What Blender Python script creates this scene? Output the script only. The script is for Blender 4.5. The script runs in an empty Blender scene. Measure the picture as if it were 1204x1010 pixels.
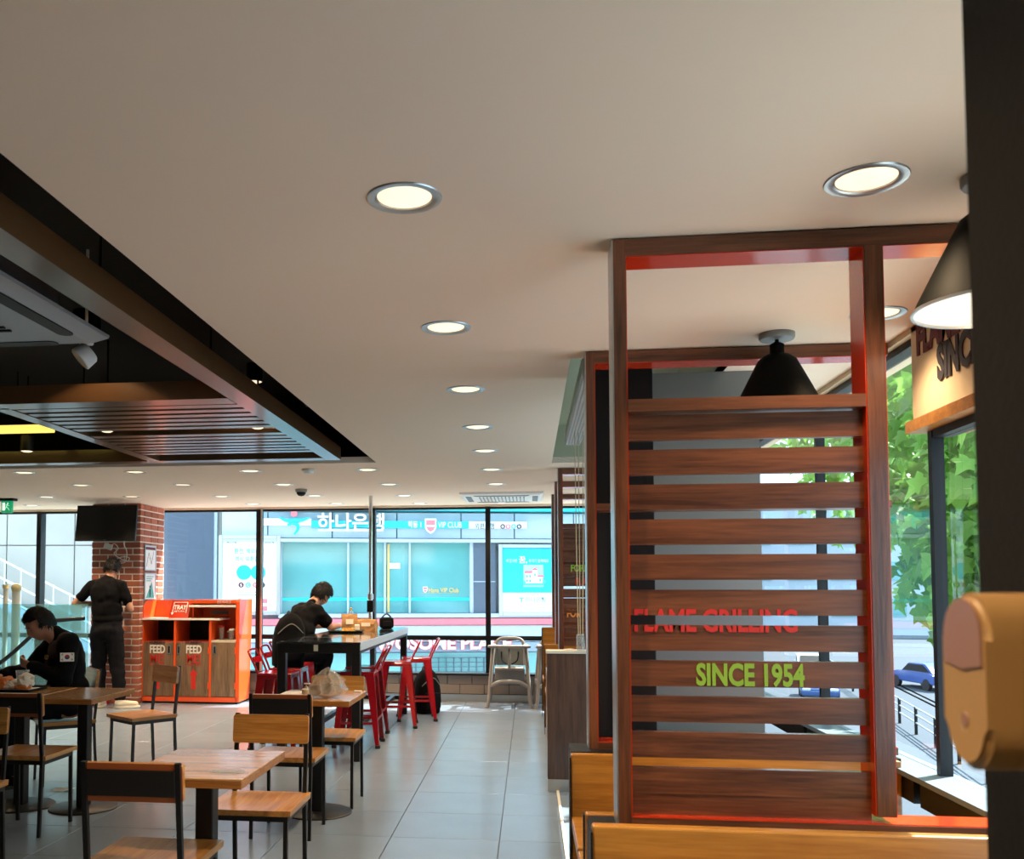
import bpy, bmesh, math, random
from mathutils import Vector, Matrix, Euler, noise
random.seed(7)
PI = math.pi
C = bpy.context.scene.collection
S = bpy.context.scene
V = Vector

# ---------------------------------------------------------------- camera, sky, sun, exposure
cd = bpy.data.cameras.new('camera'); cam = bpy.data.objects.new('camera', cd); C.objects.link(cam)
cam.location = (0, 0, 1.38)
cam.rotation_euler = (PI / 2 + math.atan(55 / 1100), 0, math.atan(142 / 1100))
cd.sensor_width = 36; cd.lens = 32.89; cd.shift_x = 0.1013; cd.shift_y = 0.1096
cd.clip_start = 0.05; cd.clip_end = 400
cd.dof.use_dof = True; cd.dof.focus_distance = 6.5; cd.dof.aperture_fstop = 9.0
S.camera = cam
W = bpy.data.worlds.new('sky'); S.world = W; W.use_nodes = True
W.node_tree.nodes['Background'].inputs[0].default_value = (0.66, 0.85, 1.0, 1)
W.node_tree.nodes['Background'].inputs[1].default_value = 3.2
sd = bpy.data.lights.new('sun', 'SUN'); sun = bpy.data.objects.new('sun', sd); C.objects.link(sun)
sd.energy = 19.0; sd.angle = 0.009; sd.color = (1, 0.95, 0.86)
sun.rotation_euler = V((0.50, 0.37, 0.78)).to_track_quat('Z', 'Y').to_euler()
LAMP_W = 82.0
LAMP_COL = (1.0, 0.71, 0.43)
S.view_settings.view_transform = 'Standard'; S.view_settings.look = 'None'
S.view_settings.gamma = 1; S.view_settings.use_curve_mapping = False
S.view_settings.exposure = 0.22

# ---------------------------------------------------------------- helpers
def lin(h):
    h = h.lstrip('#'); r = []
    for i in (0, 2, 4):
        c = int(h[i:i + 2], 16) / 255
        r.append(c / 12.92 if c <= 0.04045 else ((c + 0.055) / 1.055) ** 2.4)
    return (*r, 1)

def bsdf(name):
    m = bpy.data.materials.new(name); m.use_nodes = True
    return m, m.node_tree, m.node_tree.nodes['Principled BSDF']

def mat(name, col, rough=0.5, metal=0.0, var=0.0, vscale=6.0, bump=0.0, bscale=60.0, coat=0.0, rnd=0.0, emit=0.0, spec=0.5):
    m, t, b = bsdf(name); N, L = t.nodes, t.links
    c = lin(col) if isinstance(col, str) else (*col, 1)
    b.inputs['Base Color'].default_value = c; b.inputs['Roughness'].default_value = rough
    b.inputs['Metallic'].default_value = metal; b.inputs['Coat Weight'].default_value = coat
    b.inputs['Coat Roughness'].default_value = 0.1; b.inputs['Specular IOR Level'].default_value = spec
    src = None
    if var or rnd:
        hsv = N.new('ShaderNodeHueSaturation'); hsv.inputs['Color'].default_value = c
        add = N.new('ShaderNodeMath'); add.operation = 'MULTIPLY_ADD'; add.inputs[1].default_value = var * 2; add.inputs[2].default_value = 1 - var
        tc = N.new('ShaderNodeTexCoord'); nz = N.new('ShaderNodeTexNoise'); nz.inputs['Scale'].default_value = vscale; nz.inputs['Detail'].default_value = 5
        L.new(tc.outputs['Object'], nz.inputs['Vector']); L.new(nz.outputs['Fac'], add.inputs[0])
        oi = N.new('ShaderNodeObjectInfo'); a2 = N.new('ShaderNodeMath'); a2.operation = 'MULTIPLY_ADD'; a2.inputs[1].default_value = rnd * 2
        a3 = N.new('ShaderNodeMath'); a3.operation = 'SUBTRACT'; a3.inputs[1].default_value = rnd
        L.new(oi.outputs['Random'], a2.inputs[0]); L.new(add.outputs[0], a2.inputs[2]); L.new(a2.outputs[0], a3.inputs[0])
        L.new(a3.outputs[0], hsv.inputs['Value']); L.new(hsv.outputs[0], b.inputs['Base Color'])
    if bump:
        tc = N.new('ShaderNodeTexCoord'); nz = N.new('ShaderNodeTexNoise'); nz.inputs['Scale'].default_value = bscale; nz.inputs['Detail'].default_value = 4
        bp = N.new('ShaderNodeBump'); bp.inputs['Strength'].default_value = bump; bp.inputs['Distance'].default_value = 0.01
        L.new(tc.outputs['Object'], nz.inputs['Vector']); L.new(nz.outputs['Fac'], bp.inputs['Height']); L.new(bp.outputs[0], b.inputs['Normal'])
    if emit:
        b.inputs['Emission Color'].default_value = c; b.inputs['Emission Strength'].default_value = emit
    return m

def wood(name, dark, light, axis='x', rough=0.35, scale=1.0, coat=0.25):
    m, t, b = bsdf(name); N, L = t.nodes, t.links
    tc = N.new('ShaderNodeTexCoord'); oi = N.new('ShaderNodeObjectInfo')
    mu = N.new('ShaderNodeVectorMath'); mu.operation = 'SCALE'; mu.inputs[0].default_value = (7, 13, 5); L.new(oi.outputs['Random'], mu.inputs['Scale'])
    ad = N.new('ShaderNodeVectorMath'); L.new(tc.outputs['Object'], ad.inputs[0]); L.new(mu.outputs[0], ad.inputs[1])
    mp = N.new('ShaderNodeMapping'); s = [26 * scale] * 3; s['xyz'.index(axis)] = 1.6 * scale; mp.inputs['Scale'].default_value = s
    L.new(ad.outputs[0], mp.inputs[0])
    n1 = N.new('ShaderNodeTexNoise'); n1.inputs['Scale'].default_value = 1.0; n1.inputs['Detail'].default_value = 6; n1.inputs['Distortion'].default_value = 0.6
    n2 = N.new('ShaderNodeTexNoise'); n2.inputs['Scale'].default_value = 5.5; n2.inputs['Detail'].default_value = 3
    L.new(mp.outputs[0], n1.inputs['Vector']); L.new(mp.outputs[0], n2.inputs['Vector'])
    mx = N.new('ShaderNodeMath'); mx.operation = 'MULTIPLY_ADD'; mx.inputs[1].default_value = 0.35; L.new(n2.outputs['Fac'], mx.inputs[0])
    m2 = N.new('ShaderNodeMath'); m2.operation = 'MULTIPLY'; m2.inputs[1].default_value = 0.68; L.new(n1.outputs['Fac'], m2.inputs[0]); L.new(m2.outputs[0], mx.inputs[2])
    rp = N.new('ShaderNodeValToRGB'); rp.color_ramp.elements[0].position = 0.36; rp.color_ramp.elements[1].position = 0.66
    rp.color_ramp.elements[0].color = lin(dark); rp.color_ramp.elements[1].color = lin(light)
    L.new(mx.outputs[0], rp.inputs[0]); L.new(rp.outputs[0], b.inputs['Base Color'])
    b.inputs['Roughness'].default_value = rough; b.inputs['Coat Weight'].default_value = coat; b.inputs['Coat Roughness'].default_value = 0.12
    bp = N.new('ShaderNodeBump'); bp.inputs['Strength'].default_value = 0.12; bp.inputs['Distance'].default_value = 0.004
    L.new(n2.outputs['Fac'], bp.inputs['Height']); L.new(bp.outputs[0], b.inputs['Normal'])
    return m

def glass(name, tint=(0.93, 0.98, 1.0), ior=1.5, refl=1.0, haze=0.0, hazecol=(0.5, 0.8, 0.85)):
    m = bpy.data.materials.new(name); m.use_nodes = True; t = m.node_tree; N, L = t.nodes, t.links; N.clear()
    out = N.new('ShaderNodeOutputMaterial'); tr = N.new('ShaderNodeBsdfTransparent'); tr.inputs[0].default_value = (*tint, 1)
    gl = N.new('ShaderNodeBsdfGlossy'); gl.inputs['Roughness'].default_value = 0.0
    fr = N.new('ShaderNodeFresnel'); fr.inputs[0].default_value = ior
    sc = N.new('ShaderNodeMath'); sc.operation = 'MULTIPLY'; sc.inputs[1].default_value = refl; L.new(fr.outputs[0], sc.inputs[0])
    ge = N.new('ShaderNodeNewGeometry'); nb_ = N.new('ShaderNodeMath'); nb_.operation = 'SUBTRACT'; nb_.inputs[0].default_value = 1; L.new(ge.outputs['Backfacing'], nb_.inputs[1])
    s2 = N.new('ShaderNodeMath'); s2.operation = 'MULTIPLY'; L.new(sc.outputs[0], s2.inputs[0]); L.new(nb_.outputs[0], s2.inputs[1]); s2.use_clamp = True; sc = s2
    base = tr
    if haze:
        df = N.new('ShaderNodeBsdfDiffuse'); df.inputs[0].default_value = (*hazecol, 1)
        h = N.new('ShaderNodeMixShader'); h.inputs[0].default_value = haze; L.new(tr.outputs[0], h.inputs[1]); L.new(df.outputs[0], h.inputs[2]); base = h
    mx = N.new('ShaderNodeMixShader'); L.new(sc.outputs[0], mx.inputs[0]); L.new(base.outputs[0], mx.inputs[1]); L.new(gl.outputs[0], mx.inputs[2])
    L.new(mx.outputs[0], out.inputs[0])
    return m

class MB:
    def __init__(s): s.bm = bmesh.new()
    def add(s, verts, faces):
        vs = [s.bm.verts.new(v) for v in verts]; fs = []
        for f in faces:
            try: fs.append(s.bm.faces.new([vs[i] for i in f]))
            except ValueError: pass
        return vs, fs
    def box(s, c, d, rot=None, bev=0.0, seg=1):
        x, y, z = d[0] / 2, d[1] / 2, d[2] / 2
        pts = [V((a * x, b * y, e * z)) for a in (-1, 1) for b in (-1, 1) for e in (-1, 1)]
        if rot is not None:
            R = rot if isinstance(rot, Matrix) else Euler(rot).to_matrix()
            pts = [R @ p for p in pts]
        pts = [p + V(c) for p in pts]
        vs, fs = s.add(pts, [(0, 1, 3, 2), (4, 6, 7, 5), (0, 4, 5, 1), (2, 3, 7, 6), (0, 2, 6, 4), (1, 5, 7, 3)])
        if bev:
            bmesh.ops.bevel(s.bm, geom=list({e for f in fs for e in f.edges}), offset=bev, segments=seg, affect='EDGES', profile=0.5)
        return s
    def b2(s, lo, hi, bev=0.0, seg=1):
        return s.box([(a + b) / 2 for a, b in zip(lo, hi)], [b - a for a, b in zip(lo, hi)], None, bev, seg)
    def bar(s, p, q, w, h, up=(0, 0, 1), bev=0.0):
        p, q = V(p), V(q); d = q - p; L = d.length; z = d.normalized(); u = V(up)
        x = u.cross(z)
        if x.length < 1e-4: x = V((1, 0, 0)).cross(z)
        x.normalize(); y = z.cross(x)
        return s.box((p + q) / 2, (w, h, L), Matrix((x, y, z)).transposed(), bev)
    def tube(s, pts, r, n=10, cap=True, closed=False):
        pts = [V(p) for p in pts]; k = len(pts); rr = r if isinstance(r, (list, tuple)) else [r] * k
        rings = []; x = None
        for i in range(k):
            a = pts[(i - 1) % k] if (closed or i) else pts[0]; b = pts[(i + 1) % k] if (closed or i < k - 1) else pts[-1]
            d = (b - a).normalized()
            if x is None: x = d.orthogonal().normalized()
            x = (x - d * x.dot(d)).normalized(); y = d.cross(x)
            rings.append([s.bm.verts.new(pts[i] + (x * math.cos(2 * PI * j / n) + y * math.sin(2 * PI * j / n)) * rr[i]) for j in range(n)])
        for i in range(k if closed else k - 1):
            A, B = rings[i], rings[(i + 1) % k]
            for j in range(n): s.bm.faces.new((A[j], A[(j + 1) % n], B[(j + 1) % n], B[j]))
        if cap and not closed: s.bm.faces.new(rings[0][::-1]); s.bm.faces.new(rings[-1])
        return s
    def lathe(s, prof, n=24, c=(0, 0, 0), M=None, sx=1, sy=1):
        rings = []; c = V(c)
        def T(p): return (M @ p if M is not None else p) + c
        for r, z in prof:
            if r < 1e-6: rings.append([s.bm.verts.new(T(V((0, 0, z))))])
            else: rings.append([s.bm.verts.new(T(V((r * sx * math.cos(2 * PI * j / n), r * sy * math.sin(2 * PI * j / n), z)))) for j in range(n)])
        for A, B in zip(rings, rings[1:]):
            for j in range(n):
                f = [A[j % len(A)], A[(j + 1) % len(A)], B[(j + 1) % len(B)], B[j % len(B)]]
                f = list(dict.fromkeys(f))
                if len(f) > 2: s.bm.faces.new(f)
        return s
    def cyl(s, p, q, r1, r2=None, n=16): return s.tube([p, q], [r1, r1 if r2 is None else r2], n)
    def prism(s, poly, t, M=None, c=(0, 0, 0)):
        k = len(poly); c = V(c)
        def T(p): return (M @ p if M is not None else p) + c
        s.add([T(V((x, y, 0))) for x, y in poly] + [T(V((x, y, t))) for x, y in poly],
              [tuple(range(k))[::-1], tuple(range(k, 2 * k))] + [(i, (i + 1) % k, (i + 1) % k + k, i + k) for i in range(k)])
        return s
    def build(s, name, m=None, parent=None, smooth=False, loc=None):
        bmesh.ops.recalc_face_normals(s.bm, faces=s.bm.faces[:])
        me = bpy.data.meshes.new(name); s.bm.to_mesh(me); s.bm.free()
        return obj(name, me, m, parent, smooth, loc)

def obj(name, me, m=None, parent=None, smooth=False, loc=None):
    o = bpy.data.objects.new(name, me); C.objects.link(o)
    if m: me.materials.clear(); me.materials.append(m)
    if smooth: smooth_obj(o)
    if parent: o.parent = parent
    if loc is not None: o.location = loc
    return o

def smooth_obj(o, ang=40):
    me = o.data
    for p in me.polygons: p.use_smooth = True
    bm = bmesh.new(); bm.from_mesh(me); a = math.radians(ang)
    for e in bm.edges:
        if len(e.link_faces) == 2 and e.calc_face_angle(0) > a: e.smooth = False
    bm.to_mesh(me); bm.free()
    return o

def thing(name, label, cat, loc=(0, 0, 0), rz=0, group=None):
    o = bpy.data.objects.new(name, None); C.objects.link(o); o.empty_display_size = 0.1
    o.location = loc; o.rotation_euler = (0, 0, rz); o['label'] = label; o['category'] = cat
    if group: o['group'] = group
    return o
def tag(o, label, cat, group=None):
    o['label'] = label; o['category'] = cat
    if group: o['group'] = group
    return o
def struct(o, label=None):
    o['kind'] = 'structure'
    if label: o['label'] = label
    return o
def dup(root, loc, rz, label=None, group=None):
    r = root.copy(); C.objects.link(r); r.location = loc; r.rotation_euler = (0, 0, rz)
    if label: r['label'] = label
    if group: r['group'] = group
    for ch in list(root.children):
        c2 = ch.copy(); C.objects.link(c2); c2.parent = r
        for g in list(ch.children):
            d = g.copy(); C.objects.link(d); d.parent = c2
    return r
def inst(o, parent, loc, rot=None, scale=None):
    c2 = o.copy(); C.objects.link(c2); c2.parent = parent; c2.location = loc
    if rot: c2.rotation_euler = rot
    if scale: c2.scale = scale
    return c2
def baked(o):
    dg = bpy.context.evaluated_depsgraph_get(); me = bpy.data.meshes.new_from_object(o.evaluated_get(dg))
    o.modifiers.clear(); o.data = me
    return o

FRONT = Matrix.Rotation(PI / 2, 3, 'X')                       # reads from the -Y side
LEFTF = Matrix.Rotation(-PI / 2, 3, 'Z') @ FRONT              # reads from the -X side
RIGHTF = Matrix.Rotation(PI / 2, 3, 'Z') @ FRONT              # reads from the +X side
FLAT = Matrix.Identity(3)
def text(body, size, loc, R, m, parent, name='lettering', depth=0.002, bold=0.0, sx=1.0, width=None, shear=0.0, align='LEFT', res=3):
    cu = bpy.data.curves.new(name, 'FONT'); cu.body = body; cu.size = size; cu.extrude = depth; cu.offset = bold; cu.shear = shear
    cu.align_x = align; cu.resolution_u = res
    o = bpy.data.objects.new(name, cu); C.objects.link(o)
    dg = bpy.context.evaluated_depsgraph_get(); me = bpy.data.meshes.new_from_object(o.evaluated_get(dg))
    bpy.data.objects.remove(o); bpy.data.curves.remove(cu)
    if width:
        w = max(v.co.x for v in me.vertices) - min(v.co.x for v in me.vertices); sx = width / w
    me.transform(Matrix.Translation(V(loc)) @ R.to_4x4() @ Matrix.Diagonal((sx, 1, 1, 1)))
    return obj(name, me, m, parent)

# ---------------------------------------------------------------- materials
M = {}
M['paint'] = mat('ceiling_paint', '#ead6c0', 0.9, bump=0.05, bscale=20)
M['black'] = mat('plenum_black', '#15130f', 0.85)
M['steel'] = mat('black_steel', '#0c0b0d', 0.42, var=0.15)
M['darkplate'] = mat('dark_plate', '#120e0c', 0.5)
M['pillar'] = mat('dark_pillar', '#191715', 0.7, bump=0.08, bscale=120, var=0.08, spec=.2)
M['alu'] = mat('aluminium', '#b9bcbd', 0.3, 0.9)
M['chrome'] = mat('chrome', '#d8d8d8', 0.12, 1.0)
M['white'] = mat('white_plastic', '#e6e4de', 0.4)
M['cream'] = mat('cream_plastic', '#cfc8b8', 0.5)
M['frame_black'] = mat('window_frame_black', '#090a0b', 0.45, spec=.3)
M['tile'] = mat('floor_tile', '#778595', 0.22, var=0.10, vscale=3.0, bump=0.04, bscale=35, rnd=0.04)
M['grout'] = mat('floor_grout', '#4e4f50', 0.8)
M['walltile'] = mat('wall_tile', '#8d7f75', 0.45, var=0.06, rnd=0.05)
M['beam'] = mat('beam_laminate', '#5e4228', 0.28, var=0.15, vscale=10, coat=0.4)
M['walnutx'] = wood('walnut_across', '#43210f', '#7d482a', 'x', 0.35)
M['walnutz'] = wood('walnut_upright', '#43210f', '#7d482a', 'z', 0.35)
M['walnutd'] = wood('walnut_dark', '#35231a', '#5a3d2c', 'z', 0.45)
M['oak'] = wood('oak_across', '#8c5818', '#b37c30', 'x', 0.35)
M['oakz'] = wood('oak_upright', '#b08448', '#d0a566', 'z', 0.35)
M['chair'] = wood('chair_wood', '#9a5f22', '#cf9449', 'x', 0.28, 1.0, 0.4)
M['chairy'] = wood('chair_wood_seat', '#a5692c', '#d39a52', 'y', 0.3, 1.0, 0.15)
M['chairo'] = mat('chair_rim_orange', '#a4562a', 0.4)
M['tablew'] = wood('table_wood', '#a06c38', '#cfa06a', 'x', 0.25, 0.9, 0.45)
M['edge'] = wood('table_edge', '#8a5222', '#b87a35', 'x', 0.4, 1.2)
M['red'] = mat('lacquer_red', '#c8330f', 0.18, coat=0.6)
M['orange'] = mat('lacquer_orange', '#ee5a22', 0.3, var=0.05, coat=0.6)
M['stool'] = mat('stool_red', '#a50f1e', 0.22, coat=0.6)
M['rubber'] = mat('rubber', '#1a1415', 0.7)
M['glass'] = glass('window_glass')
M['rail_glass'] = glass('frosted_teal_glass', (0.70, 0.93, 0.96), 1.5, 1.0, 0.22, (0.45, 0.75, 0.78))
M['olive'] = mat('olive_paint', '#9a9c84', 0.8)
M['grey'] = mat('grey_panel', '#777a77', 0.35, var=0.05)
M['sign_beige'] = mat('beige_board', '#cdbb9c', 0.8)
M['skin'] = mat('skin', '#b98468', 0.5, var=0.05)
M['hair'] = mat('hair_black', '#080707', 0.6, spec=.25)
M['cloth_black'] = mat('black_cloth', '#0b0b0e', 0.95, bump=0.3, bscale=220, var=0.2, spec=.15)
M['cloth_grey'] = mat('charcoal_cloth', '#131318', 0.95, bump=0.3, bscale=220, var=0.2, spec=.15)
M['tvblack'] = mat('tv_black', '#040506', 0.5, spec=.25)
M['lens'] = mat('lamp_lens', '#ffe9c4', 0.4, emit=1.0)
# ================================================================ THE SETTING
CEIL = 2.41; FAR = 11.5; RX = 1.5; LX = -7.6; BK = -3.0
# floor: grout bed with one object per tile
fl = struct(MB().b2((LX, BK, -0.30), (RX + .2, FAR + .1, -0.006)).build('floor', M['grout']), 'grey tiled floor')
tb = MB(); tb.box((0, 0, -0.003), (0.597, 0.597, 0.012), None, 0.0018)
t0 = tb.build('tile', M['tile'], fl)
first = True
for i in range(-11, 4):
    for j in range(-1, 17):
        x, y = -0.47 + 0.6 * i, 2.58 + 0.585 * j
        if x - .3 > RX - .02 or y > FAR: continue
        o = t0 if first else inst(t0, fl, (0, 0, 0)); first = False
        o.location = (x, y, 0); o.scale = (1, 0.975, 1)
# floor trim beside the booths
struct(MB().b2((0.175, 2.2, 0.0), (0.192, 6.7, 0.012)).build('trim_1', M['cream']), 'pale metal strip along the booth edge')

# downlight positions
DL = [(-0.32, y) for y in (2.40, 3.64, 4.80, 5.94, 6.98, 8.09, 9.22, 11.2)] + [(0.85, 2.44), (1.304, 3.66)]
NEARROW = len(DL)
GRID = [[(-4.45, 7.78), (-3.45, 7.86), (-2.42, 7.92), (-1.385, 7.97)],
        [(-4.43, 8.80), (-3.41, 8.90), (-2.41, 9.00), (-1.37, 9.12)],
        [(-5.38, 9.88), (-4.42, 9.98), (-3.41, 10.08), (-2.36, 10.14), (-1.365, 10.24)],
        [(-6.1, 10.85), (-3.33, 11.02), (-2.31, 11.1), (-1.31, 11.2)]]
BEHIND = [(-0.32, 1.2), (-0.32, 0.0), (-0.32, -1.3), (0.85, 1.2), (0.85, -0.1), (-0.32, -2.3), (0.85, -1.6)]
allpos = DL + [p for r in GRID for p in r] + BEHIND

# ceiling slab with the tray opening, the small recess and the lamp holes cut out
TR = (-5.6, -2.0, -1.235, 7.52)          # tray opening x0,y0,x1,y1
RC = (0.19, 4.22, 0.92, 7.74)
ce = MB().b2((LX, BK, CEIL), (RX + .2, FAR + .1, CEIL + .05)).build('ceiling', M['paint'])
cut = MB(); cut.b2((TR[0], TR[1], 2.3), (TR[2], TR[3], 2.6)); cut.b2((RC[0], RC[1], 2.3), (RC[2], RC[3], 2.6))
for x, y in allpos: cut.cyl((x, y, 2.3), (x, y, 2.6), 0.088, n=32)
co = cut.build('cutter'); md = ce.modifiers.new('b', 'BOOLEAN'); md.object = co; md.operation = 'DIFFERENCE'; md.solver = 'EXACT'
baked(ce); bpy.data.objects.remove(co); struct(ce, 'smooth beige plaster ceiling')
# dark plenum above the tray
pl = MB(); a, b, c, d = TR; h0, h1 = CEIL + .05, 3.05
pl.b2((a - .9, b - .1, h1), (c + .9, d + .9, h1 + .05))
for lo, hi in (((a - .9, b - .1, h0), (a - .85, d + .9, h1)), ((c + .85, b - .1, h0), (c + .9, d + .9, h1)), ((a - .9, d + .85, h0), (c + .9, d + .9, h1)), ((a - .9, b - .1, h0), (c + .9, b - .05, h1))): pl.b2(lo, hi)
struct(pl.build('ceiling_plenum', M['black']), 'black open void above the ceiling tray')
rc = MB(); a, b, c, d = RC
for lo, hi in (((a - .03, b, CEIL + .002), (a, d, 2.72)), ((c, b, CEIL + .002), (c + .03, d, 2.72)), ((a - .03, d, CEIL + .002), (c + .03, d + .03, 2.72)), ((a - .03, b - .03, CEIL + .002), (c + .03, b, 2.72)), ((a - .03, b - .03, 2.72), (c + .03, d + .03, 2.76))): rc.b2(lo, hi)
struct(rc.build('ceiling_recess', M['olive']), 'olive sided recess in the ceiling over the booths')
# roof and enclosing walls
struct(MB().b2((LX - .2, BK - .2, 3.2), (RX + .35, FAR + .25, 3.4)).build('roof', M['black']))
struct(MB().b2((LX - .15, BK - .1, 0), (LX, FAR + .1, 3.2)).build('wall_left', M['paint']))
struct(MB().b2((LX, BK - .15, 0), (RX, BK, 3.2)).build('wall_back', M['paint']))
# upper walls above the windows
struct(MB().b2((LX, FAR, 2.385), (RX + .2, FAR + .2, 3.2)).build('wall_far_upper', M['paint']))
wr = MB(); wr.b2((RX, BK, 2.03), (RX + .2, 3.87, 2.405)); wr.b2((RX, BK, 2.385), (RX + .2, FAR, 3.2)); wr.b2((RX, BK, 0), (RX + .2, 0.4, 2.03))
wru = struct(wr.build('wall_right', M['sign_beige']), 'beige wall band above the side windows')
struct(MB().b2((RX - .03, .4, 1.985), (RX + .2, 3.87, 2.03)).build('trim_2', M['oak']), 'wooden trim under the beige band')
M['maroon'] = mat('maroon_print', '#5c1f26', 0.7); M['navy'] = mat('dark_print', '#2d2a33', 0.7)
text('FLAME GRILLING', 0.16, (RX - .004, 3.81, 2.285), LEFTF, M['maroon'], wru, sx=.78, bold=.008)
text('SINCE 1954', 0.17, (RX - .004, 3.63, 2.15), LEFTF, M['navy'], wru, sx=.70, bold=.008)
# low far wall with two rows of tiles and a steel skirting
wf = struct(MB().b2((LX, FAR + .012, -0.3), (RX + .2, FAR + .2, 0.325)).build('wall_far', M['grout']), 'low tiled wall under the far window')
tw = MB(); tw.box((0, 0, 0), (.293, .02, .115), None, .003); w0 = tw.build('tile', M['walltile'], wf); first = True
for r in range(2):
    for k in range(-18, 6):
        x = k * .3 + (.15 if r else 0) - .1
        if x > RX or x < -5: continue
        o = w0 if first else inst(w0, wf, (0, 0, 0)); first = False
        o.location = (x, FAR + .012, .152 + r * .119)
struct(MB().b2((LX, FAR - .014, 0), (RX, FAR + .01, .088)).build('baseboard_far', M['alu']), 'brushed steel skirting under the far window')
struct(MB().b2((LX, FAR - .06, .322), (RX, FAR + .14, .348), .004).build('trim_3', M['frame_black']), 'dark sill of the far window')
# far window: one window per bay
mx = [-7.6, -6.36, -4.88, -3.40, -1.935, -0.50, 0.94, 1.5]
for n, (a, b) in enumerate(zip(mx, mx[1:])):
    w = struct(bpy.data.objects.new('window_%d' % (n + 1), None)); C.objects.link(w); w.location = (a, FAR, 0)
    L_ = b - a
    MB().b2((-.03, 0, .348), (.03, .13, 2.39)).build('mullion', M['frame_black'], w)
    if n in (3,):
        MB().b2((.032, -.012, .348), (.055, .0, 2.39)).build('edge_strip', M['alu'], w)
    MB().b2((.03, .01, .745), (L_ - .03, .11, .80)).build('rail', M['frame_black'], w)
    MB().b2((.03, .02, 2.36), (L_ - .03, .1, 2.39)).build('head', M['frame_black'], w)
    MB().b2((.03, .05, .80), (L_ - .03, .058, 2.36)).build('upper_pane', M['glass'], w)
    MB().b2((.03, .05, .348), (L_ - .03, .058, .745)).build('lower_pane', M['glass'], w)
# right window wall
M['ledge'] = mat('ledge_grey', '#66747e', .5)
struct(MB().b2((RX, .4, 0), (RX + .2, FAR, .30)).build('wall_right_low', M['frame_black']))
my = [0.4, 0.92, 2.36, 3.80, 5.24, 6.68, 8.12, 9.56, 11.5]
for n, (a, b) in enumerate(zip(my, my[1:])):
    top = 1.985 if b <= 3.81 else 2.385
    w = struct(bpy.data.objects.new('window_%d' % (n + 8), None)); C.objects.link(w); w.location = (RX, a, 0); L_ = b - a
    MB().b2((0.03, -.017, .30), (.075, .017, top)).build('mullion', M['frame_black'], w)
    MB().b2((-.05, .03, .56), (.10, L_ - .03, .655)).build('rail', M['frame_black'], w)
    MB().b2((-.07, .0, .655), (.10, L_, .675)).build('ledge', M['ledge'], w)
    MB().b2((.03, .03, top - .03), (.10, L_ - .03, top)).build('head', M['frame_black'], w)
    MB().b2((.06, .03, .675), (.068, L_ - .03, top - .03)).build('upper_pane', M['glass'], w)
    MB().b2((.06, .03, .30), (.068, L_ - .03, .56)).build('lower_pane', M['glass'], w)
# pillars and the grey panel behind the second booth frame
struct(MB().b2((0.362, .30, 0), (0.95, .82, CEIL - .001), .008).build('pillar_near', M['pillar']), 'dark grey pillar at the right edge')
struct(MB().b2((0.285, 4.30, 0), (0.56, 4.62, CEIL - .001), .004).build('pillar_booth', M['pillar']), 'dark pillar behind the second booth frame')
struct(MB().b2((0.56, 4.55, 0.0), (1.08, 4.62, CEIL - .001)).build('wall_partition', M['grey']), 'grey panel beside the dark pillar')

# brick column, one object per brick
cx0, cx1, cy0, cy1 = -5.255, -4.64, 10.75, FAR
M['mortar'] = mat('mortar', '#e6ded3', 0.9, bump=.2)
M['brick'] = mat('brick', '#a3604a', 0.85, var=.25, vscale=9, bump=.35, bscale=70, rnd=.28)
colm = struct(MB().b2((cx0 + .008, cy0 + .008, 0), (cx1 - .008, cy1, CEIL - .001)).build('brick_column', M['mortar']), 'red brick column with pale mortar joints')
def brickmesh(l):
    b = MB(); b.box((0, 0, 0), (l, .10, .0625), None, .004); return b.build('brick', M['brick'], colm)
protos = {}
def brick(l, x, y, z, rz):
    k = round(l, 3)
    if k not in protos: o = protos[k] = brickmesh(k)
    else: o = inst(protos[k], colm, (0, 0, 0))
    o.location = (x + random.uniform(-.002, .002), y + random.uniform(-.002, .002), z); o.rotation_euler = (0, 0, rz)
rows = 31; p = CEIL / rows
for r in range(rows):
    z = (r + .5) * p
    if r % 2 == 0:
        for k in range(3): brick(.195, cx0 + .0975 + .21 * k, cy0 + .05, z, 0)
        for k in range(3): brick(.195, cx1 - .05, cy0 + .10 + .012 + .0975 + .21 * k, z, PI / 2)
    else:
        brick(.09, cx0 + .045, cy0 + .05, z, 0)
        for k in range(2): brick(.195, cx0 + .105 + .0975 + .21 * k, cy0 + .05, z, 0)
        brick(.09, cx1 - .045, cy0 + .05, z, 0)
        for k in range(3): brick(.195, cx1 - .05, cy0 + .115 + .0975 + .21 * k, z, PI / 2)

# ---------------------------------------------------------------- ceiling fittings
def make_downlight():
    t = thing('downlight', '', 'ceiling light')
    MB().lathe([(.0735, .012), (.0745, -.001), (.080, -.004), (.098, -.004), (.100, -.001), (.0995, .0), (.086, .0), (.084, .05)], 32).build('trim_ring', M['alu'], t, True)
    MB().lathe([(.0765, .0), (.0745, .02), (.070, .052), (.0, .054)], 32).build('reflector', M['chrome'], t, True)
    MB().lathe([(.0, -.005), (.03, -.0045), (.055, -.003), (.0725, .002), (.0, .006)], 28).build('lens', M['lens'], t, True)
    return t
dl0 = make_downlight(); first = True
ld = bpy.data.lights.new('lamp', 'SPOT'); ld.energy = LAMP_W; ld.color = LAMP_COL; ld.spot_size = math.radians(118); ld.spot_blend = .85; ld.shadow_soft_size = .05
lo = bpy.data.objects.new('lamp', ld); C.objects.link(lo); lo.location = (0, 0, -.03); lo.parent = dl0
ords = ['first', 'second', 'third', 'fourth', 'fifth', 'sixth', 'seventh', 'eighth']
def place_dl(x, y, label, group):
    global first
    o = dl0 if first else dup(dl0, (0, 0, 0), 0); first = False
    o.location = (x, y, CEIL); o['label'] = label
    if group: o['group'] = group
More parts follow.
